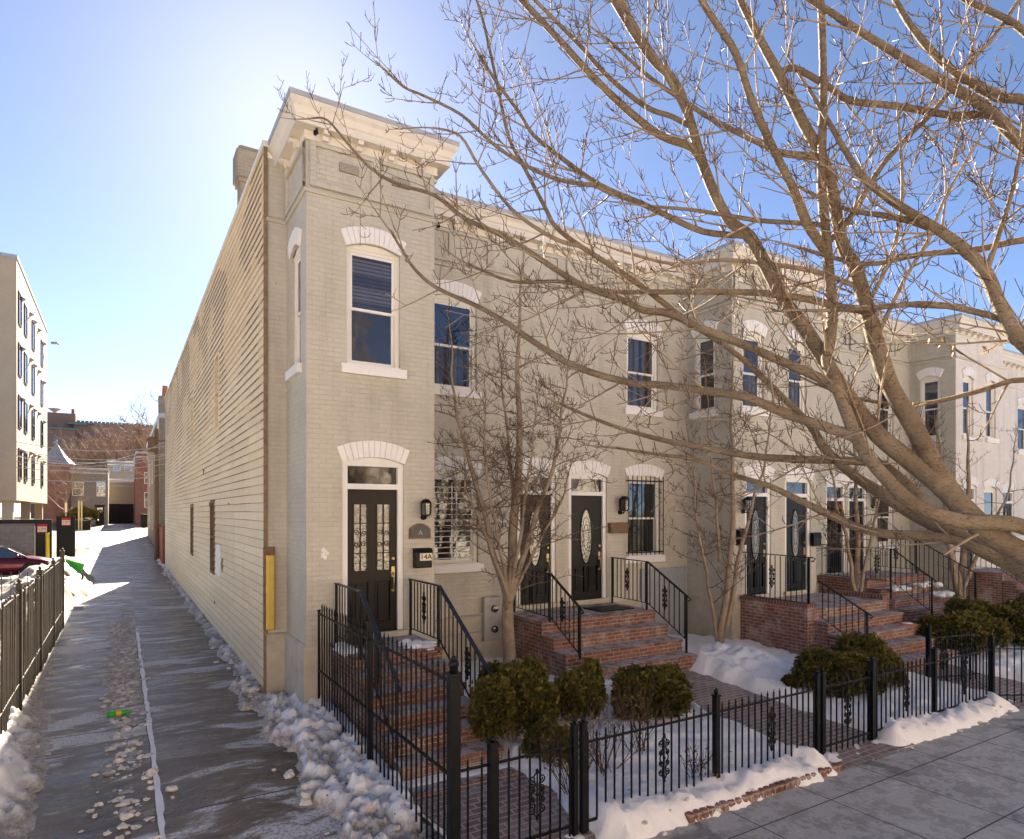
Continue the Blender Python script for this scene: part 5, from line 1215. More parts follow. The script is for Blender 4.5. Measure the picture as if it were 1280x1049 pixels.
# green toy-like barrow in the snow
c0 = at(93, 709, 26.0)
t = empty('wheelbarrow', (c0.x, c0.y, gz(c0.y)), 'bright green tipped wheelbarrow stuck in the ploughed snow', 'wheelbarrow')
b = MB(); x, y, z = c0
prw = [(-0.30,0.28,0.30),(0.28,0.20,0.12),(0.22,-0.16,-0.16),(-0.18,-0.24,-0.22)]
vs = [(x-0.28,y-0.3,z+0.34),(x+0.36,y-0.26,z+0.10),(x+0.22,y-0.2,z-0.20),(x-0.20,y-0.2,z-0.22),(x-0.28,y+0.3,z+0.34),(x+0.36,y+0.26,z+0.10),(x+0.22,y+0.2,z-0.20),(x-0.20,y+0.2,z-0.22)]
b.add(vs, [(0,3,2,1),(4,5,6,7),(1,2,6,5),(2,3,7,6),(0,4,7,3)]); b.bar(vs[0], vs[1], 0.05, 0.03); b.bar(vs[4], vs[5], 0.05, 0.03); b.bar(vs[0], vs[4], 0.05, 0.03); b.bar(vs[1], vs[5], 0.05, 0.03)
b.build('tub', M['green'], t)
b = MB(); 
for i in range(16): a = 2*math.pi*i/16; a2 = 2*math.pi*(i+1)/16; b.bar((x+0.10+0.19*math.cos(a), y-0.1, z-0.38+0.19*math.sin(a)), (x+0.10+0.19*math.cos(a2), y-0.1, z-0.38+0.19*math.sin(a2)), 0.07, 0.06, (0,1,0))
b.build('wheel', M['rubber'], t)
b = MB(); b.tube([(x+0.1,y-0.16,z-0.38),(x-0.2,y-0.22,z-0.24),(x-0.40,y-0.3,z+0.45)], 0.02, 6); b.tube([(x+0.1,y-0.04,z-0.38),(x-0.2,y+0.22,z-0.24),(x-0.40,y+0.3,z+0.45)], 0.02, 6); b.build('frame', M['black'], t)
# litter on the alley
def bottle(x, y, label):
    z = gz(y)+0.05; t = empty('bottle', (x,y,z), label, 'bottle')
    b = MB(); b.lathe((x,y,z), [(0.02,-0.12),(0.045,-0.11),(0.047,-0.02),(0.043,0.0)], 12, 'x'); b.lathe((x,y,z), [(0.047,0.07),(0.035,0.13),(0.016,0.18),(0.016,0.21)], 12, 'x'); b.build('bottle_body', M['green'], t, True)
    b = MB(); b.lathe((x,y,z), [(0.044,0.0),(0.049,0.003),(0.049,0.067),(0.044,0.07)], 12, 'x'); b.build('bottle_label', M['yellowpaint'], t)
c = at(145, 897, 9.6); bottle(c.x, c.y, 'crushed green bottle with a yellow label lying on the alley debris')
for px, py, mt_, lb in ((170,927,'yellow','small yellow scrap lying by the gutter ice'), (143,877,'brick','small red-brown scrap on the alley debris')):
    d = (CAMZ-gz(9))*FPX/(py-640); c = at(px, py, d); b = MB(); b.blob((c.x,c.y,c.z+0.012), 0.05, (1.0,0.6,0.35), 8, 5, 0.3, 2, px); tag(b.build('litter_scrap', M[mt_], origin=(c.x,c.y,c.z)), lb, 'litter')
# the row at the far end of the alley
def xat(px, Y): return onY(px, Y)
def zat(px, py, Y): a, b_ = ray(px); return CAMZ+(640-py)*(Y/b_)/FPX
Y1 = 95.0
def face(px0, px1, py, Y): return xat(px0, Y), xat(px1, Y), zat((px0+px1)/2, py, Y)
def far_house(name, label, px0, px1, pyt, mat, wins, door_px=None, Y=Y1, dep=10, par='flash', cat='house', group=None):
    x0, x1, zt = face(px0, px1, pyt, Y); t = empty(name, ((x0+x1)/2, Y, gz(Y)), label, cat, group)
    b = MB(); b.box(x0, x1, Y, Y+dep, 0.5, zt); b.build('wall', M[mat], t)
    b = MB(); b.box(x0-0.05, x1+0.05, Y-0.18, Y+dep, zt, zt+0.22); b.box(x0, x1, Y-0.06, Y, zt-0.5, zt-0.35); b.build('parapet', M[par], t)
    fr = Fr((x0, Y), (x1, Y))
    for (a, c, p, q) in wins:
        wdw(t, fr, xat(a, Y)-x0, xat(c, Y)-x0, zat(a, q, Y), zat(a, p, Y), 0.02)
    if door_px:
        a, c, p, q = door_px; b = MB(); u0, u1, z0, z1 = xat(a,Y)-x0, xat(c,Y)-x0, zat(a,q,Y), zat(a,p,Y)
        fr.box(b, u0, u1, -0.02, 0.05, z0, z1); fr.box(b, u0-0.12, u1+0.12, -0.02, 0.12, z1, z1+0.18); d = b.build('door', M['doorblack'], t)
        b = MB(); fr.box(b, u0+0.15, u1-0.15, 0.05, 0.06, z1-0.75, z1-0.15); b.build('door_pane', M['glass'], d)
    return t
tb = far_house('brick_house', 'red brick house with a grey pointed turret at the far end of the alley', 48, 81, 582, 'brick_house', [(62,70,603,617),(56,61,636,646)], (60.5,69.5,636,652))
b = MB(); cx = xat(70, Y1); r0 = 1.75; zt = zat(70, 580, Y1)
b.lathe((cx, Y1+0.6, zt-7), [(r0,0),(r0,7.0)], 8); b.build('turret', M['brick_house'], tb)
b = MB(); b.lathe((cx, Y1+0.6, zt), [(r0*1.12,0),(r0*0.6,1.0),(0.22,2.3),(0.10,2.6),(0.16,2.75),(0.02,3.0)], 8); b.build('turret_roof', M['slate'], tb)
far_house('stone_house', 'grey flat-roofed two-storey house with a dark door at the far end of the alley', 81.5, 135, 587, 'brick_tan', [(91,104,603,619),(121.5,131,603,620),(89,98,635,650)], (119.5,130,633,658))
t = far_house('garage', 'low pale garage with a dark roller door and snow on its roof', 136, 169, 604, 'stucco_dark', [], None, Y=108, par='flash', cat='garage')
x0, x1 = xat(136.5,107.9), xat(166.5,107.9); b = MB(); b.box(x0, x1, 107.9, 108.0, gz(108)-0.1, zat(150, 630, 108)); b.build('roller_door', M['black'], t)
b = MB(); b.box(xat(136,108), xat(169,108), 107.8, 118, zat(150,604,108)+0.22, zat(150,600.5,108)+0.22); b.build('snow_cover', M['snow'], t)
far_house('warehouse', 'pale flat-roofed building with snow bands rising behind the garage', 134, 172, 578, 'stucco_dark', [(142,150,584,588),(156,164,584,588)], None, Y=128, par='snow', cat='building')
far_house('brick_house', 'tall orange-red brick house at the right end of the far row', 170, 190, 567, 'brick_house', [(181,189,591,604),(181,188,616,634)], None, Y=94, dep=14)
b = MB(); b.bbox(xat(176,88), xat(187,88), 88, 89.5, gz(88), gz(88)+1.35, 0.05); b.box(xat(175.6,88), xat(187.4,88), 87.9, 89.6, gz(88)+1.35, gz(88)+1.5); tag(b.build('wheelie_bin', M['black'], origin=(xat(181,88),88,gz(88))), 'black rubbish bin before the orange-red brick house', 'bin')
# houses along the right of the alley beyond the gap
t = empty('alley_house', (3.5, 47, 0.5), 'narrow grey brick back house on the right of the alley beyond the sunny gap', 'house')
b = MB(); b.box(2.15, 9, 47, 70, 0.2, 9.3); b.build('wall', M['brick_tan'], t)
b = MB(); b.box(2.05, 9.1, 46.9, 70.1, 9.3, 9.6); b.build('parapet', M['flash'], t)
b = MB(); b.bbox(2.2, 3.0, 50, 50.9, 9.6, 11.2, 0.03); c_ = b.build('chimney', M['brick_tan'], t)
b = MB(); b.lathe((2.6,50.45,11.2), [(0.2,0),(0.16,0.75)], 10); b.build('chimney_pot', M['terra'], c_)
b = MB(); b.tube([(2.05,47.2,9.2),(2.05,47.2,0.4)], 0.07, 8); b.build('downpipe', M['white'], t)
fr = Fr((2.15, 70), (2.15, 47)); 
for u in (6, 11, 16, 20):
    for z0 in (2.0, 5.6): wdw(t, fr, u, u+1.0, z0, z0+1.7, 0.02)
t = empty('yard_fence', (2.1, 43, 0.4), 'rust-red board yard gate on the right of the alley in the sunny gap', 'fence')
for k in range(11): b = MB(); b.box(2.0, 2.06, 41.2+k*0.5, 41.67+k*0.5, 0.3, 2.4+0.03*(k%2)); b.build('board', M['redpaint'], t)
for y in (41.15, 46.7): b = MB(); b.box(2.03, 2.16, y-0.07, y+0.07, 0.2, 2.55); b.build('post', M['redpaint'], t)
# hedge trough with signs
t = empty('planter', (xat(95,84), 84, gz(84)), 'black planter trough with a snow-dusted hedge at the far end of the alley', 'planter')
b = MB(); b.bbox(xat(82,84), xat(113,84), 84, 85.4, gz(84)-0.1, zat(95,651,84), 0.04); b.build('trough', M['black'], t)
me_ = bush_mesh(9, 1.0, 0.7, 0.75, 9, 60, 0.16)
for i, (px, s) in enumerate(((87,0.8),(96,1.0),(104,1.15),(111,0.95))):
    o = bpy.data.objects.new('hedge_plant', me_); COL.objects.link(o); o.parent = t; o.location = Vector((xat(px,84.7),84.7,zat(px,651.5,84)))-WL[t.name]; o.scale = (s,s,s); o.rotation_euler = (0,0,i*1.3)
for i in range(4):
    x = xat(84+8*i, 84.2); b = MB(); b.blob((x,84.3,zat(95,648,84)), 0.55, (1.3,0.6,0.35), 10, 6, 0.4, 2, i); b.build('snow_clump', M['snow'], t, True)
t = empty('yellow_signpost', (xat(100,82), 82, gz(82)), 'pair of upright yellow boards standing in the far planter', 'signs')
for px in (98.5, 102.0): b = MB(); b.box(xat(px-1,82), xat(px+0.8,82), 82, 82.12, gz(82), zat(100,626,82)); b.build('board', M['yellowcream'], t)
b = MB(); b.tube([(xat(82.5,80),80,gz(80)),(xat(82.5,80),80,zat(82.5,627,80))], 0.06, 6); p_ = b.build('street_sign', M['grey'], origin=(xat(82.5,80),80,gz(80))); tag(p_, 'thin grey street sign post between the turret house and the grey house', 'sign')
b = MB(); b.box(xat(81.2,79.9), xat(83.9,79.9), 79.86, 79.9, zat(82.5,640,80), zat(82.5,629,80)); o = b.build('sign_plate', M['sticker'], p_)
# big brick apartment building on the rise
YA = 240
t = empty('apartment_building', (xat(120,YA), YA, 1.7), 'huge dark red brick apartment building with teal trim on the far skyline', 'building')
x0, x1 = xat(30,YA), xat(215,YA)
b = MB(); b.box(xat(92,YA), x1, YA, YA+30, 0, zat(130,531,YA)); b.build('wing', M['brick_far'], t)
b = MB(); b.box(x0, xat(95,YA), YA-6, YA+20, 0, zat(75,539,YA)); b.build('wing', M['brick_far'], t)
b = MB(); b.box(xat(57.5,YA), xat(94,YA), YA+2, YA+16, 0, zat(75,515,YA)); b.build('roof_tower', M['brick_far'], t)
b = MB(); b.box(xat(92,YA), x1, YA-0.6, YA, zat(130,531.5,YA), zat(130,529.5,YA)); b.box(x0, xat(98,YA-6), YA-6.6, YA-6, zat(75,539.5,YA), zat(75,537.5,YA)); b.box(xat(85,YA),xat(110,YA),YA-1,YA+10,zat(75,530,YA),zat(75,527.5,YA)); b.build('teal_trim', M['teal'], t)
b = MB(); b.box(xat(88,YA), xat(92,YA), YA+4, YA+8, zat(75,515,YA), zat(75,508,YA)); b.build('chimney', M['brick_far'], t)
b = MB(); b.lathe((xat(66,YA), YA+6, zat(75,513,YA)), [(0.3,0),(1.6,0.9),(1.7,1.2)], 12); b.build('satellite_dish', M['grey'], t)
for i in range(24): b = MB(); x = xat(96,YA)+i*(x1-xat(96,YA))/24; b.box(x, x+0.9, YA-0.4, YA+0.4, zat(130,530,YA), zat(130,527.5,YA)); b.build('parapet_block', M['brick_far'], t)
frA = Fr((xat(92,YA), YA), (x1, YA))
for i in range(9):
    for z in (zat(130,541,YA), zat(130,552,YA), zat(130,563,YA), zat(130,574,YA)): u = 3+i*(frA.L-5)/9; wdw(t, frA, u, u+1.3, z-1.5, z, 0.03, frame='brick_far', gl='glass_blind')
frB = Fr((x0, YA-6), (xat(95,YA), YA-6))
for i in range(4):
    for z in (zat(75,549,YA), zat(75,560,YA)): u = frB.L-4-i*5.5; wdw(t, frB, u-1.3, u, z-1.5, z, 0.03, frame='brick_far', gl='glass_blind')
# cables across the alley and their pole
for i, (pa, pb, sg) in enumerate((((-60,530),(212,557),1.3),((-60,537),(212,566),1.5),((-60,548),(212,568),1.4),((-60,560),(212,572),1.2),((-60,571),(212,579),1.0),((-60,581),(212,592),1.1),((-60,536),(205,553),2.6))):
    a, c = at(*pa, 34), at(*pb, 38.0); pts = [a.lerp(c, k/16)-Vector((0,0,sg*0.6*(1-(2*k/16-1)**2))) for k in range(17)]
    b = MB(); b.tube(pts, 0.024, 4, False)
    tag(b.build('overhead_cable', M['wire'], origin=pts[0]), 'one of the sagging grey cables strung across the alley', 'cable', 'overhead cables across the alley')
b = MB(); p = at(203, 640, 46); b.tube([(1.85,44.5,0.3),(1.85,44.5,8.3)], [0.14,0.11], 10); b.bar((1.3,44.5,7.6),(2.4,44.5,7.6),0.1); b.lathe((1.6,44.4,6.9), [(0.2,0),(0.22,0.1),(0.22,0.8),(0.15,0.9)], 12); tag(b.build('utility_pole', M['wood'], origin=(1.85,44.5,0.3)), 'brown utility pole with a grey transformer where the cables meet', 'pole')
# terrace opposite, seen only in reflections; paled, raised and set near to bounce light
for i in range(7):
    x0 = -26+i*8.2; hgt = 10.5+0.8*((i*3)%3); t = empty('unseen_opposite_house', (x0+4, -14, 0), ['unseen pale bounce house across the street at the left end','unseen red brick house across the street, second from the left','unseen pale bounce house across the street between the two red ones','unseen red brick house across the street facing the corner house','pale brick house across the street right of the red ones','pale brick house across the street, second from the right','pale brick house across the street at the right end'][i], 'house', 'houses across the street')
    b = MB(); b.box(x0, x0+8.1, -24, -14, -0.1, hgt); b.build('wall', M['brick_house' if i in (1, 3) else 'bounce_brick'], t)
    b = MB(); b.box(x0, x0+8.1, -14, -13.6, hgt-0.6, hgt+0.1); b.build('cornice', M['cream'], t)
    fr = Fr((x0+8.1, -14), (x0, -14))
    for u in (1.0, 3.5, 6.0):
        for z in (1.2, 4.8, 8.0): wdw(t, fr, u, u+1.0, z, z+1.9, 0.03)
# ------------------------------------------------------------------ trees
TR = random.Random(42)
UP = Vector((0,0,1))
def smooth_path(pts, k=4):
    """Catmull-Rom through (point, radius)"""
    out = []
    P = [pts[0]]+pts+[pts[-1]]
    for i in range(1, len(P)-2):
        for j in range(k):
            t_ = j/k; a, b, c, d = (P[i-1][0], P[i][0], P[i+1][0], P[i+2][0])
            p = 0.5*((2*b)+(c-a)*t_+(2*a-5*b+4*c-d)*t_*t_+(3*b-a-3*c+d)*t_**3)
            out.append((p, P[i][1]+(P[i+1][1]-P[i][1])*t_))
    out.append(pts[-1]); return out
class Crown:
    def __init__(s, rng, rmin=0.0035): s.big = MB(); s.mid = MB(); s.tw = MB(); s.r = rng; s.rmin = rmin; s.n = 0; s.tips = []
    def limb(s, path):
        pts = [p for p, r in path]; rad = [r for p, r in path]
        # knobbly
        rad = [r*(1+0.05*noise.noise(p*3)) for p, r in zip(pts, rad)]
        (s.big if max(rad) > 0.022 else s.mid).tube(pts, rad, 12 if max(rad) > 0.05 else (7 if max(rad) > 0.015 else 5))
    def twig(s, p, d, le, r):
        """upturned little shoot with spurs"""
        rr = s.r; pts = [p]; q = p; n = 4
        for i in range(n):
            d = (d+UP*0.24+Vector((rr.gauss(0,.05), rr.gauss(0,.05), rr.gauss(0,.05)))).normalized(); q = q+d*le/n; pts.append(q)
        s.tw.tube(pts, [r, r*0.92, r*0.84, r*0.76, r*0.85], 3, False); s.n += 1; s.tips.append(q)
        if le > 0.12:
            for i in range(1, n):
                if rr.random() < 0.55:
                    e = (d*0.7+Vector((rr.gauss(0,.6), rr.gauss(0,.6), rr.gauss(0.25,.5)))).normalized(); l2 = rr.uniform(0.03, 0.09)*(1+le)
                    a = pts[i]; s.tw.tube([a, a+e*l2*0.6, a+e*l2+UP*l2*0.25], [r*0.8, r*0.7, r*0.75], 3, False)
    def branch(s, p, d, le, r, lvl, dens=1.0, up=0.10, wander=0.055):
        rr = s.r; n = max(4, int(le/0.11)); pts = [(p, r)]; q = p; d = d.normalized()
        for i in range(n):
            d = (d+UP*up*le/n*6*0.3+Vector((rr.gauss(0,wander), rr.gauss(0,wander), rr.gauss(0,wander)))*0.9).normalized()
            q = q+d*le/n; pts.append((q, max(s.rmin, r*(1-0.75*(i+1)/n))))
        s.limb(pts); s.tips.append(q)
        s.dress(pts, lvl, dens)
    def dress(s, pts, lvl, dens=1.0, t0=0.15, view=None):
        """side shoots in opposite pairs along a path"""
        rr = s.r; L = [0]
        for i in range(len(pts)-1): L.append(L[-1]+(pts[i+1][0]-pts[i][0]).length)
        tot = L[-1]
        sp = {0: 0.36, 1: 0.16, 2: 0.10}[min(lvl, 2)]/dens
        x = tot*t0+rr.uniform(0, sp)
        ax = Vector((rr.gauss(0,1), rr.gauss(0,1), rr.gauss(0,1))).normalized()
        while x < tot:
            i = max(k for k in range(len(L)-1) if L[k] <= x); f = (x-L[i])/max(1e-6, L[i+1]-L[i])
            p = pts[i][0].lerp(pts[i+1][0], f); r = pts[i][1]; d = (pts[i+1][0]-pts[i][0]).normalized()
            ax = Quaternion(d, rr.uniform(1.0, 2.1)) @ ax
            u = (ax-d*ax.dot(d)); u = u.normalized() if u.length > 1e-4 else d.orthogonal().normalized()
            frac = 1-x/tot
            for sg in (-1, 1):
                if rr.random() < 0.22: continue
                e = (d*rr.uniform(0.45, 0.9)+u*sg*rr.uniform(0.6, 0.9)).normalized()
                if lvl == 0:
                    le = rr.uniform(0.55, 1.5)*(0.55+0.6*frac); s.branch(p, e, le, min(r*0.5, rr.uniform(0.007, 0.012)), 1, dens)
                elif lvl == 1:
                    if rr.random() < 0.30: s.branch(p, e, rr.uniform(0.25, 0.6)*(0.5+frac), min(r*0.7, 0.0055), 2, dens)
                    else: s.twig(p, e, rr.uniform(0.05, 0.19), max(s.rmin, 0.0038))
                else: s.twig(p, e, rr.uniform(0.05, 0.18), s.rmin)
            x += sp*rr.uniform(0.6, 1.5)
# ---- the street tree: main limbs followed through the photograph, each at its own distance
def limb_px(pts):
    """(px, py, distance, radius in px of the photograph)"""
    return [(at(a, b, d), w*(0.80 if w > 7 else 0.92)*d/FPX) for a, b, d, w in pts]
cr = Crown(TR)
LIMBS = [
 # trunk and its two great forks
 ([(1520,1010,4.6,33),(1470,870,4.6,30),(1400,775,4.7,26),(1330,716,4.8,20),(1280,692,4.9,17.5),(1240,669,4.95,16.5),(1214,648,5.0,16.5),(1182,613,5.1,15.5),(1146,583,5.2,14.5),(1098,544,5.3,13.5),(1064,502,5.4,12.5),(1045,475,5.45,12),(1030,449,5.5,11.5),(1003,407,5.6,11.5),(980,376,5.7,10.5),(952,322,5.8,10),(936,295,5.85,9.5),(909,272,5.95,8),(880,210,6.1,6.8),(849,112,6.35,6),(811,69,6.5,5.4),(767,0,6.7,5),(735,-60,6.9,4.4)], 0),
 ([(1400,765,4.7,16),(1345,690,4.8,14),(1280,659,4.82,12.5),(1240,653,4.85,12),(1204,652,4.9,11.5),(1155,637,4.95,11),(1129,620,5.0,10.5),(1090,578,5.1,9.8),(1071,548,5.2,9.5),(1056,510,5.3,9),(1044,476,5.35,9),(1034,451,5.4,9),(1038,420,5.4,8.5),(1040,389,5.45,8.5),(1037,350,5.45,8),(1034,312,5.5,7.5),(1028,250,5.5,6),(1027,210,5.5,5.6),(1029,98,5.6,5),(1026,0,5.7,4.6),(1024,-70,5.8,4)], 0),
 ([(1225,652,5.05,13),(1196,622,5.1,13.5),(1168,582,5.15,13.5),(1140,529,5.2,13.5),(1113,483,5.3,13),(1094,426,5.35,12.5),(1083,384,5.4,12),(1068,334,5.45,11),(1052,304,5.5,9.5),(1040,236,5.55,8.5),(1027,194,5.6,8),(1004,154,5.65,7),(975,95,5.75,6.5),(955,59,5.8,5.5),(926,0,5.9,5.2),(905,-60,6.0,4.5)], 0),
 # stems that split from the upright
 ([(1032,314,5.5,6.5),(1008,279,5.45,6.5),(991,236,5.4,6),(968,190,5.4,5.6),(939,125,5.35,5.2),(919,66,5.3,4.8),(892,25,5.3,4.5),(874,-5,5.25,4.2),(850,-60,5.2,4)], 0),
 ([(1034,305,5.5,4),(1063,272,5.45,3.8),(1096,216,5.4,3.6),(1129,177,5.35,3.5),(1168,138,5.3,3.4),(1208,85,5.25,3),(1247,39,5.2,2.8),(1280,-10,5.1,2.6)], 0),
 # limb running left from the fork of the left stem
 ([(884,222,6.09,5.8),(866,186,6.12,5.5),(824,169,6.2,5.2),(780,134,6.3,5),(739,94,6.4,4.6),(699,50,6.5,4.2),(652,0,6.7,4),(620,-40,6.9,3.5)], 0),
 ([(877,196,6.12,4.2),(864,156,6.1,4),(833,94,6.1,3.8),(799,41,6.15,3.4),(770,-10,6.2,3)], 0),
 ([(866,160,6.12,3.6),(840,146,6.2,3.4),(808,134,6.25,3.4),(761,97,6.4,3.2),(724,56,6.55,3),(671,3,6.7,2.5),(640,-30,6.8,2.2)], 0),
 # low dark limb, behind
 ([(1400,790,5.2,15),(1330,735,5.3,13),(1280,713,5.4,12.5),(1231,688,5.6,13),(1175,659,5.8,12),(1139,640,6.0,11),(1109,621,6.1,9.5),(1070,596,6.3,7.5),(1030,560,6.5,6),(1014,533,6.6,5.2),(975,494,6.8,4.4),(935,455,7.0,3.8),(895,425,7.1,3.2),(850,400,7.3,2.6),(800,385,7.5,2.0)], 0),
 # straight low limb to the left
 ([(1300,735,5.4,9),(1240,695,5.5,8.5),(1190,675,5.6,7.5),(1150,670,5.7,7),(1110,668,5.8,6.5),(1073,660,5.9,6),(1040,645,6.0,5.4),(1002,627,6.1,4.6),(960,607,6.2,4),(920,595,6.3,3.4),(870,575,6.4,2.8),(820,568,6.5,2.3),(770,560,6.6,1.8)], 0),
 ([(1150,622,5.4,7),(1110,585,5.6,6.5),(1080,577,5.7,6),(1000,574,5.9,5.4),(940,570,6.1,4.8),(880,560,6.3,4.0),(820,548,6.5,3.4),(760,530,6.7,2.6),(700,505,6.9,2)], 0),
 # L5, L6 long branches to the left, over the house front
 ([(1073,549,5.2,8),(1030,533,5.3,7),(983,518,5.4,6.4),(936,498,5.5,6),(878,488,5.7,5.6),(819,481,5.9,5.2),(790,479,6.0,5),(726,461,6.2,4.6),(671,430,6.4,4),(637,406,6.5,3.6),(601,385,6.6,3.2),(546,360,6.8,2.6),(518,336,6.9,2.2),(500,308,7.0,1.9),(490,292,7.0,1.5)], 0),
 ([(1046,487,5.3,7),(1022,471,5.4,6.6),(967,447,5.5,6.2),(913,424,5.7,5.6),(870,408,5.8,5.4),(840,392,5.9,5.2),(805,388,6.0,5),(781,376,6.1,4.6),(729,357,6.2,4.2),(698,339,6.3,4),(671,321,6.4,3.8),(646,305,6.5,3.6),(619,290,6.6,3.4),(579,272,6.8,3),(543,244,6.9,2.6),(497,230,7.0,2.4),(463,210,7.1,2),(434,179,7.2,1.8),(409,150,7.3,1.4),(390,148,7.35,1.2)], 0),
 ([(870,408,5.8,4.4),(857,400,5.9,4.2),(805,360,6.0,4),(765,333,6.1,3.8),(726,308,6.2,3.4),(695,284,6.3,3),(680,257,6.4,2.8),(655,209,6.5,2.6),(636,172,6.6,2.4),(621,103,6.7,2.1),(605,31,6.8,1.8),(594,-5,6.85,1.5)], 0),
 ([(936,295,5.85,4.5),(880,290,5.9,4.2),(830,268,6.0,4),(805,256,6.0,3.8),(749,231,6.15,3.4),(705,200,6.3,3),(667,169,6.4,2.7),(649,141,6.5,2.4),(621,103,6.6,2.2),(600,70,6.6,1.8)], 0),
 ([(805,256,6.0,3.4),(760,240,6.1,3.2),(742,232,6.1,3),(699,225,6.2,2.8),(655,206,6.3,2.6),(614,178,6.45,2.3),(577,144,6.6,2),(530,120,6.7,1.8),(505,109,6.8,1.6),(480,87,6.9,1.3)], 0),
 ([(726,308,6.2,3),(690,297,6.3,2.8),(640,262,6.5,2.4),(600,210,6.7,2.1),(575,170,6.8,1.8),(543,160,6.9,1.4)], 0),
 # near-horizontal branches
 ([(1080,388,5.4,6),(1050,384,5.4,5.2),(1014,375,5.5,4.8),(956,367,5.6,4.4),(897,365,5.7,4),(819,365,5.9,3.6),(760,364,6.1,3),(700,352,6.3,2.6),(640,352,6.5,2.2),(585,330,6.7,1.7)], 0),
 ([(1075,360,5.4,3.6),(1020,340,5.6,3.4),(960,330,5.8,3),(900,325,6.0,2.6),(840,330,6.2,2.2),(780,315,6.4,1.8)], 0),
 ([(1032,200,5.6,5),(1018,196,5.6,5),(974,191,5.7,4.6),(948,178,5.8,4.2),(900,155,5.95,3.6),(860,130,6.1,3.0),(810,95,6.3,2.5),(760,50,6.5,2)], 0),
 ([(1032,282,5.5,3.6),(1000,279,5.5,3.4),(950,276,5.6,3.2),(900,268,5.7,2.8),(860,262,5.8,2.4),(810,258,5.9,2)], 0),
 ([(975,95,5.75,4.5),(991,85,5.7,4.5),(1034,108,5.6,4.5),(1063,126,5.5,4.4),(1122,133,5.4,4.4),(1188,144,5.3,4.6),(1237,144,5.2,5),(1262,165,5.15,7),(1300,200,5.1,8)], 0),
 # right-hand limbs of the same tree, coming from the trunk out of the frame
 ([(1400,740,4.7,20),(1390,600,4.7,17),(1340,480,4.7,14),(1280,430,4.8,12),(1262,407,4.85,11.5),(1247,376,4.9,10.5),(1232,342,4.95,10),(1209,315,5.0,9),(1175,289,5.05,6.5),(1122,256,5.15,5.5),(1083,226,5.25,5),(1060,194,5.35,4),(1031,144,5.5,3),(1010,110,5.6,2.5)], 0),
 ([(1390,600,4.7,14),(1360,400,4.8,12),(1320,240,4.9,10),(1280,184,5.0,9),(1254,157,5.05,8.5),(1237,138,5.1,8),(1188,108,5.2,6.5),(1139,79,5.3,5.6),(1090,49,5.4,5),(1034,13,5.5,4.4),(990,-15,5.6,4)], 0),
 ([(1360,400,4.8,8),(1320,150,4.9,7),(1280,125,5.0,6.5),(1247,121,5.1,6.2),(1211,102,5.2,5.6),(1175,75,5.3,5),(1139,33,5.4,4.2),(1119,0,5.5,3.8),(1100,-40,5.6,3)], 0),
 ([(1340,100,5.0,6),(1280,39,5.1,5),(1245,18,5.2,4.4),(1208,0,5.3,4),(1150,-40,5.4,3)], 0),
 ([(1209,315,5.0,5.5),(1193,300,5.05,5.5),(1150,280,5.15,4.6),(1110,270,5.25,4),(1060,262,5.4,3),(1010,240,5.5,2.4)], 0),
 ([(1340,470,4.8,5.5),(1280,412,4.9,5),(1220,390,5.0,4.5),(1160,380,5.1,4),(1100,384,5.25,3.6),(1040,388,5.4,3)], 0),
 ([(1340,300,4.9,5),(1280,300,5.0,4.6),(1220,312,5.1,4.2),(1150,318,5.2,3.8),(1080,330,5.3,3.2),(1000,310,5.5,2.5)], 0),
 ([(1360,500,5.0,4.5),(1280,475,5.1,4),(1220,490,5.2,3.6),(1150,505,5.4,3),(1080,500,5.6,2.4),(1020,480,5.8,1.8)], 0),
 ([(1232,342,4.95,4),(1246,300,4.9,3.5),(1262,250,4.85,3),(1275,190,4.8,2.6),(1282,120,4.8,2)], 0),
 ([(1094,426,5.35,3),(1130,350,5.2,2.8),(1160,300,5.1,2.5),(1180,250,5.0,2.2),(1220,180,4.9,1.8)], 0),
 ([(1083,384,5.4,3),(1110,330,5.3,2.8),(1124,280,5.3,2.4),(1128,230,5.3,2.2),(1125,170,5.3,1.8)], 0),
 ([(1222,668,4.85,2.4),(1210,674,4.72,2.0),(1196,683,4.7,1.6),(1180,694,4.68,1.1)], 2),
]
for k, (pp, lv) in enumerate(LIMBS):
    path = smooth_path(limb_px(pp), 4)
    cr.limb(path)
    e_ = path[-1][0]-path[-3][0]
    if lv == 0: cr.branch(path[-1][0]-e_.normalized()*0.01, e_.normalized(), TR.uniform(0.35,0.6), path[-1][1]*0.97, 1, 1.0, 0.05, 0.06)
    wmax = pp[-1][3]
    if lv == 0: cr.dress(path, 0, 0.86, 0.30 if pp[0][3] > 12 else 0.12)
t_b = at(1520, 1010, 4.6)
tree = empty('street_tree', (t_b.x, t_b.y, 0), 'big bare street tree reaching in from the right with many spreading limbs', 'tree')
# trunk down to the tree pit
tb_ = MB(); tp = [(Vector((t_b.x+0.25, t_b.y-0.1, -0.1)), 0.30), (Vector((t_b.x+0.2, t_b.y-0.08, 0.25)), 0.235), (Vector((t_b.x+0.1, t_b.y-0.03, 0.8)), 0.205), (t_b, 33*4.6/FPX)]
tp = smooth_path(tp, 4); tb_.tube([p for p, r in tp], [r*1.02 for p, r in tp], 16); tb_.build('trunk', M['bark'], tree, True)
cr.big.build('limbs', M['bark'], tree, True); cr.mid.build('branches', M['stem'], tree, True); cr.tw.build('twigs', M['twig'], tree)
print('street tree twigs', cr.n, len(cr.tw.f), len(cr.mid.f), len(cr.big.f))
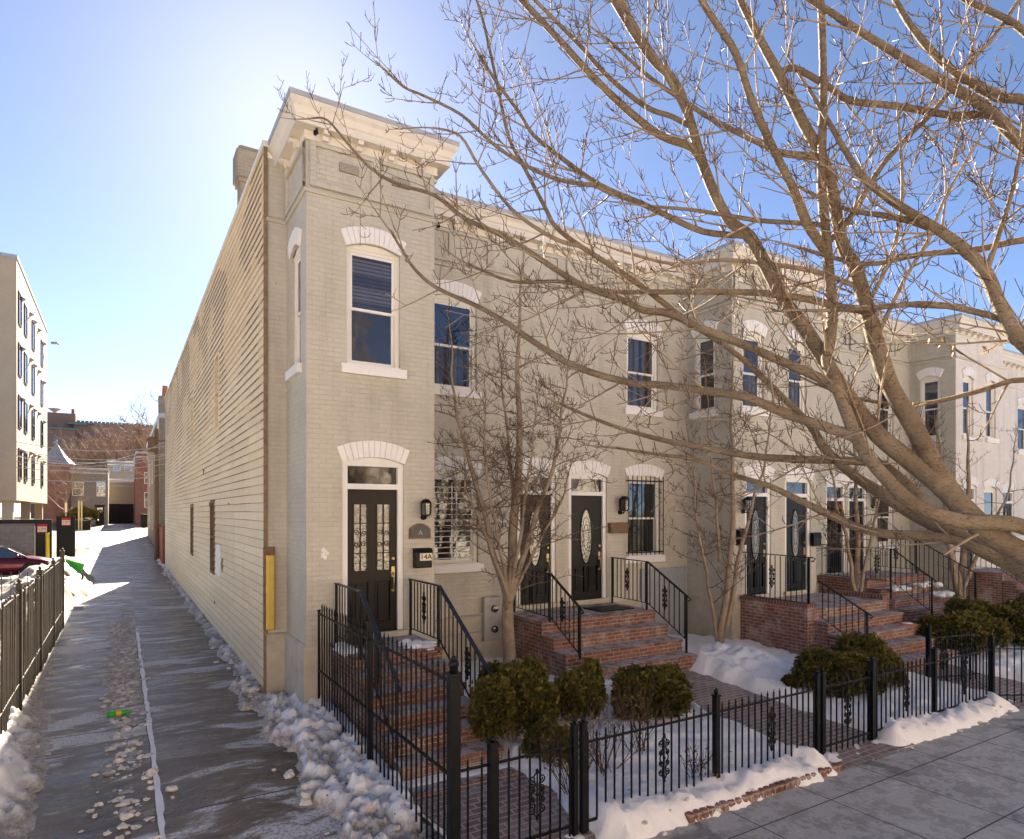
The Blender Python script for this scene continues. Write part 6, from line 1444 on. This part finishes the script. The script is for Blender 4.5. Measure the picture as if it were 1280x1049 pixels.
# the last dry leaves
for px, py, d in ((1100,389,5.2),(1160,431,5.1),(1178,428,5.1),(1234,438,5.0),(1258,60,5.0),(1202,72,5.2),(1247,112,5.1),(1200,203,5.2),(1182,213,5.2),(1218,210,5.1),(1277,222,5.0),(1271,237,5.0),(845,250,6.0),(980,352,5.6),(1192,438,5.0)):
    c = at(px, py, d); b = MB()
    for q in range(3):
        u = Vector((TR.gauss(0,1), TR.gauss(0,1), TR.gauss(0,1))).normalized(); v = u.orthogonal().normalized(); s = 0.028
        b.add([c, c+u*s+v*s*0.6, c+u*s*1.9, c+u*s-v*s*0.6], [(0,1,2),(0,2,3)])
    b.build('leaf', M['leaf'], tree)

# ---- slim trees in the front yards
def yard_tree(x, y, label, stems, seed, dens=1.0, lean=(0,0)):
    """stems: (azimuth, spread, height, base radius)"""
    rr = random.Random(seed); c = Crown(rr, 0.004); z0 = gz(y)
    base = Vector((x, y, z0-0.05)); t = empty('yard_tree', (x, y, z0), label, 'tree', 'slim bare trees in the front yards'); tk = MB()
    for (az, spread, h, r, hb) in stems:
        p = base+Vector((0,0,hb)) if hb else base; pts = [(p.copy(), r)]; d = Vector((math.cos(az)*0.12, math.sin(az)*0.12, 1)).normalized(); n = 14; q = p
        for i in range(n):
            out = spread/h*(1.3 if i < n*0.6 else 0.6)
            d = (Vector((math.cos(az)*out, math.sin(az)*out, 1))+Vector((rr.gauss(0,.07), rr.gauss(0,.07), 0))).normalized(); q = q+d*(h-hb)/n; pts.append((q, max(0.006, r*(1-0.9*(i+1)/n))))
        pts = smooth_path(pts, 2)
        tk.tube([p_ for p_, r_ in pts], [r_ for p_, r_ in pts], 9)
        L = len(pts)
        for i in range(int(L*0.24), L-1):
            if rr.random() < 0.80*dens:
                a2 = rr.uniform(0, 6.283); f = i/L
                e = Vector((math.cos(a2), math.sin(a2)*0.8, rr.uniform(-0.1, 0.75))).normalized()
                c.branch(pts[i][0], e, rr.uniform(0.6, 1.6)*(1.15-0.75*f), min(pts[i][1]*0.6, 0.012), 1, 0.95*dens, 0.05, 0.14)
        c.dress(pts[int(L*0.6):], 1, dens)
    tk.build('trunk', M['stem'], t, True)
    m = MB(); m.v = c.big.v+c.mid.v; o = len(c.big.v); m.f = c.big.f+[[i+o for i in f] for f in c.mid.f]; m.m = [0]*len(m.f)
    m.build('branches', M['twig2'], t, True); c.tw.build('twigs', M['twig'], t); print('yard tree', c.n)
yard_tree(5.95, 9.95, 'slim multi-stemmed bare tree in front of the white-grilled window', [(0.2,0.25,7.6,0.125,0),(2.8,1.3,6.9,0.07,1.35),(-0.4,1.6,6.6,0.065,1.45),(1.2,0.8,7.0,0.055,1.6),(-2.6,1.5,5.6,0.045,1.55),(3.4,1.9,5.0,0.04,1.4),(-0.2,2.1,4.8,0.038,1.5),(-1.2,0.9,5.4,0.04,1.7)], 3, 1.15)
yard_tree(11.15, 9.75, 'slim bare tree in the snow before the bay left of the double oval doors', [(0.3,0.3,7.0,0.085,0),(3.1,1.0,5.2,0.045,0),(-0.3,1.3,6.4,0.06,0.15),(1.6,0.5,6.6,0.04,2.0)], 5, 0.95)
yard_tree(16.15, 9.6, 'slim bare tree between the double bay steps and the far steps', [(0.4,0.4,6.8,0.09,0),(2.9,1.1,6.0,0.06,0.6),(-0.4,1.2,6.2,0.05,0.9)], 8, 0.9)
yard_tree(20.7, 9.3, 'forked bare tree behind the far steps, below the pale bay', [(0.2,0.9,6.6,0.12,0),(2.8,1.0,6.2,0.10,0.1),(1.0,1.6,6.4,0.07,0.8),(-0.6,2.0,6.0,0.06,0.8)], 9, 0.85)
# bare trees beyond the alley
def far_tree(x, y, h, r, label, seed, nb=26, thick=1.0, group='bare trees beyond the alley'):
    rr = random.Random(seed); t = empty('bare_tree', (x,y,gz(y)), label, 'tree', group); b = MB(); tk = MB(); z0 = gz(y); q = Vector((x,y,z0-0.2)); top = Vector((x+rr.gauss(0,.4),y,z0+h*0.75))
    tk.tube([q, q.lerp(top,0.4)+Vector((0.1,0,0)), top], [h*0.022, h*0.014, 0.03], 7); tk.build('trunk', M['stem'], t)
    def rec(p, d, le, rad, lv):
        pts = [p]; 
        for i in range(4): d = (d+UP*0.08+Vector((rr.gauss(0,.13), rr.gauss(0,.13), rr.gauss(0,.13)))).normalized(); pts.append(pts[-1]+d*le/4)
        b.tube(pts, [rad, rad*0.8, rad*0.62, rad*0.48, rad*0.35], 4 if lv < 2 else 3, False)
        if lv < 3:
            for k in range(5 if lv < 2 else 4):
                e = (d+Vector((rr.gauss(0,.75), rr.gauss(0,.75), rr.gauss(0.1,.6)))).normalized(); rec(pts[rr.randint(1,4)], e, le*rr.uniform(0.45,0.7), rad*0.5, lv+1)
    for k in range(nb//2):
        f = 0.3+0.7*k/(nb/2); a = k*2.4; rec(q.lerp(top, f), Vector((math.cos(a), math.sin(a), rr.uniform(0.3,1.0))).normalized(), r*rr.uniform(0.7,1.1)*(1.15-0.5*f), h*0.007*thick, 0)
    b.build('crown', M['far_twig'], t)
far_tree(xat(78,86), 86, 8.2, 3.0, 'bare tree spreading before the turret house', 1)
far_tree(xat(205,72), 72, 15.5, 4.2, 'tall bare treetop just left of the siding wall', 2)
for i, (px, Y, h, r, lb) in enumerate(((180,150,19,8,'bare tree on the rise behind the orange-red house'),(150,165,18,9,'bare tree on the rise behind the garage'),(120,170,17,9,'bare tree on the rise behind the grey house'),(135,190,19,10,'bare tree higher on the rise, middle of the skyline'),(165,195,23,10,'bare tree higher on the rise, breaking the skyline'),(190,190,24,8,'tallest bare tree on the rise beside the siding wall'),(105,200,17,9,'bare tree on the rise before the teal trim'))):
    far_tree(xat(px, Y), Y, h, r, lb, 20+i, 44, 2.6)

for i, (x, h) in enumerate(((-9, 9.5), (2.5, 10.5), (11, 9.0), (22, 10))):
    far_tree(x, -9.2, h, 4.0, ['bare street tree across the street at the far left', 'bare street tree across the street facing the corner house', 'bare street tree across the street facing the wide steps', 'bare street tree across the street at the far right'][i], 50+i, 22, 1.2, 'street trees across the street')
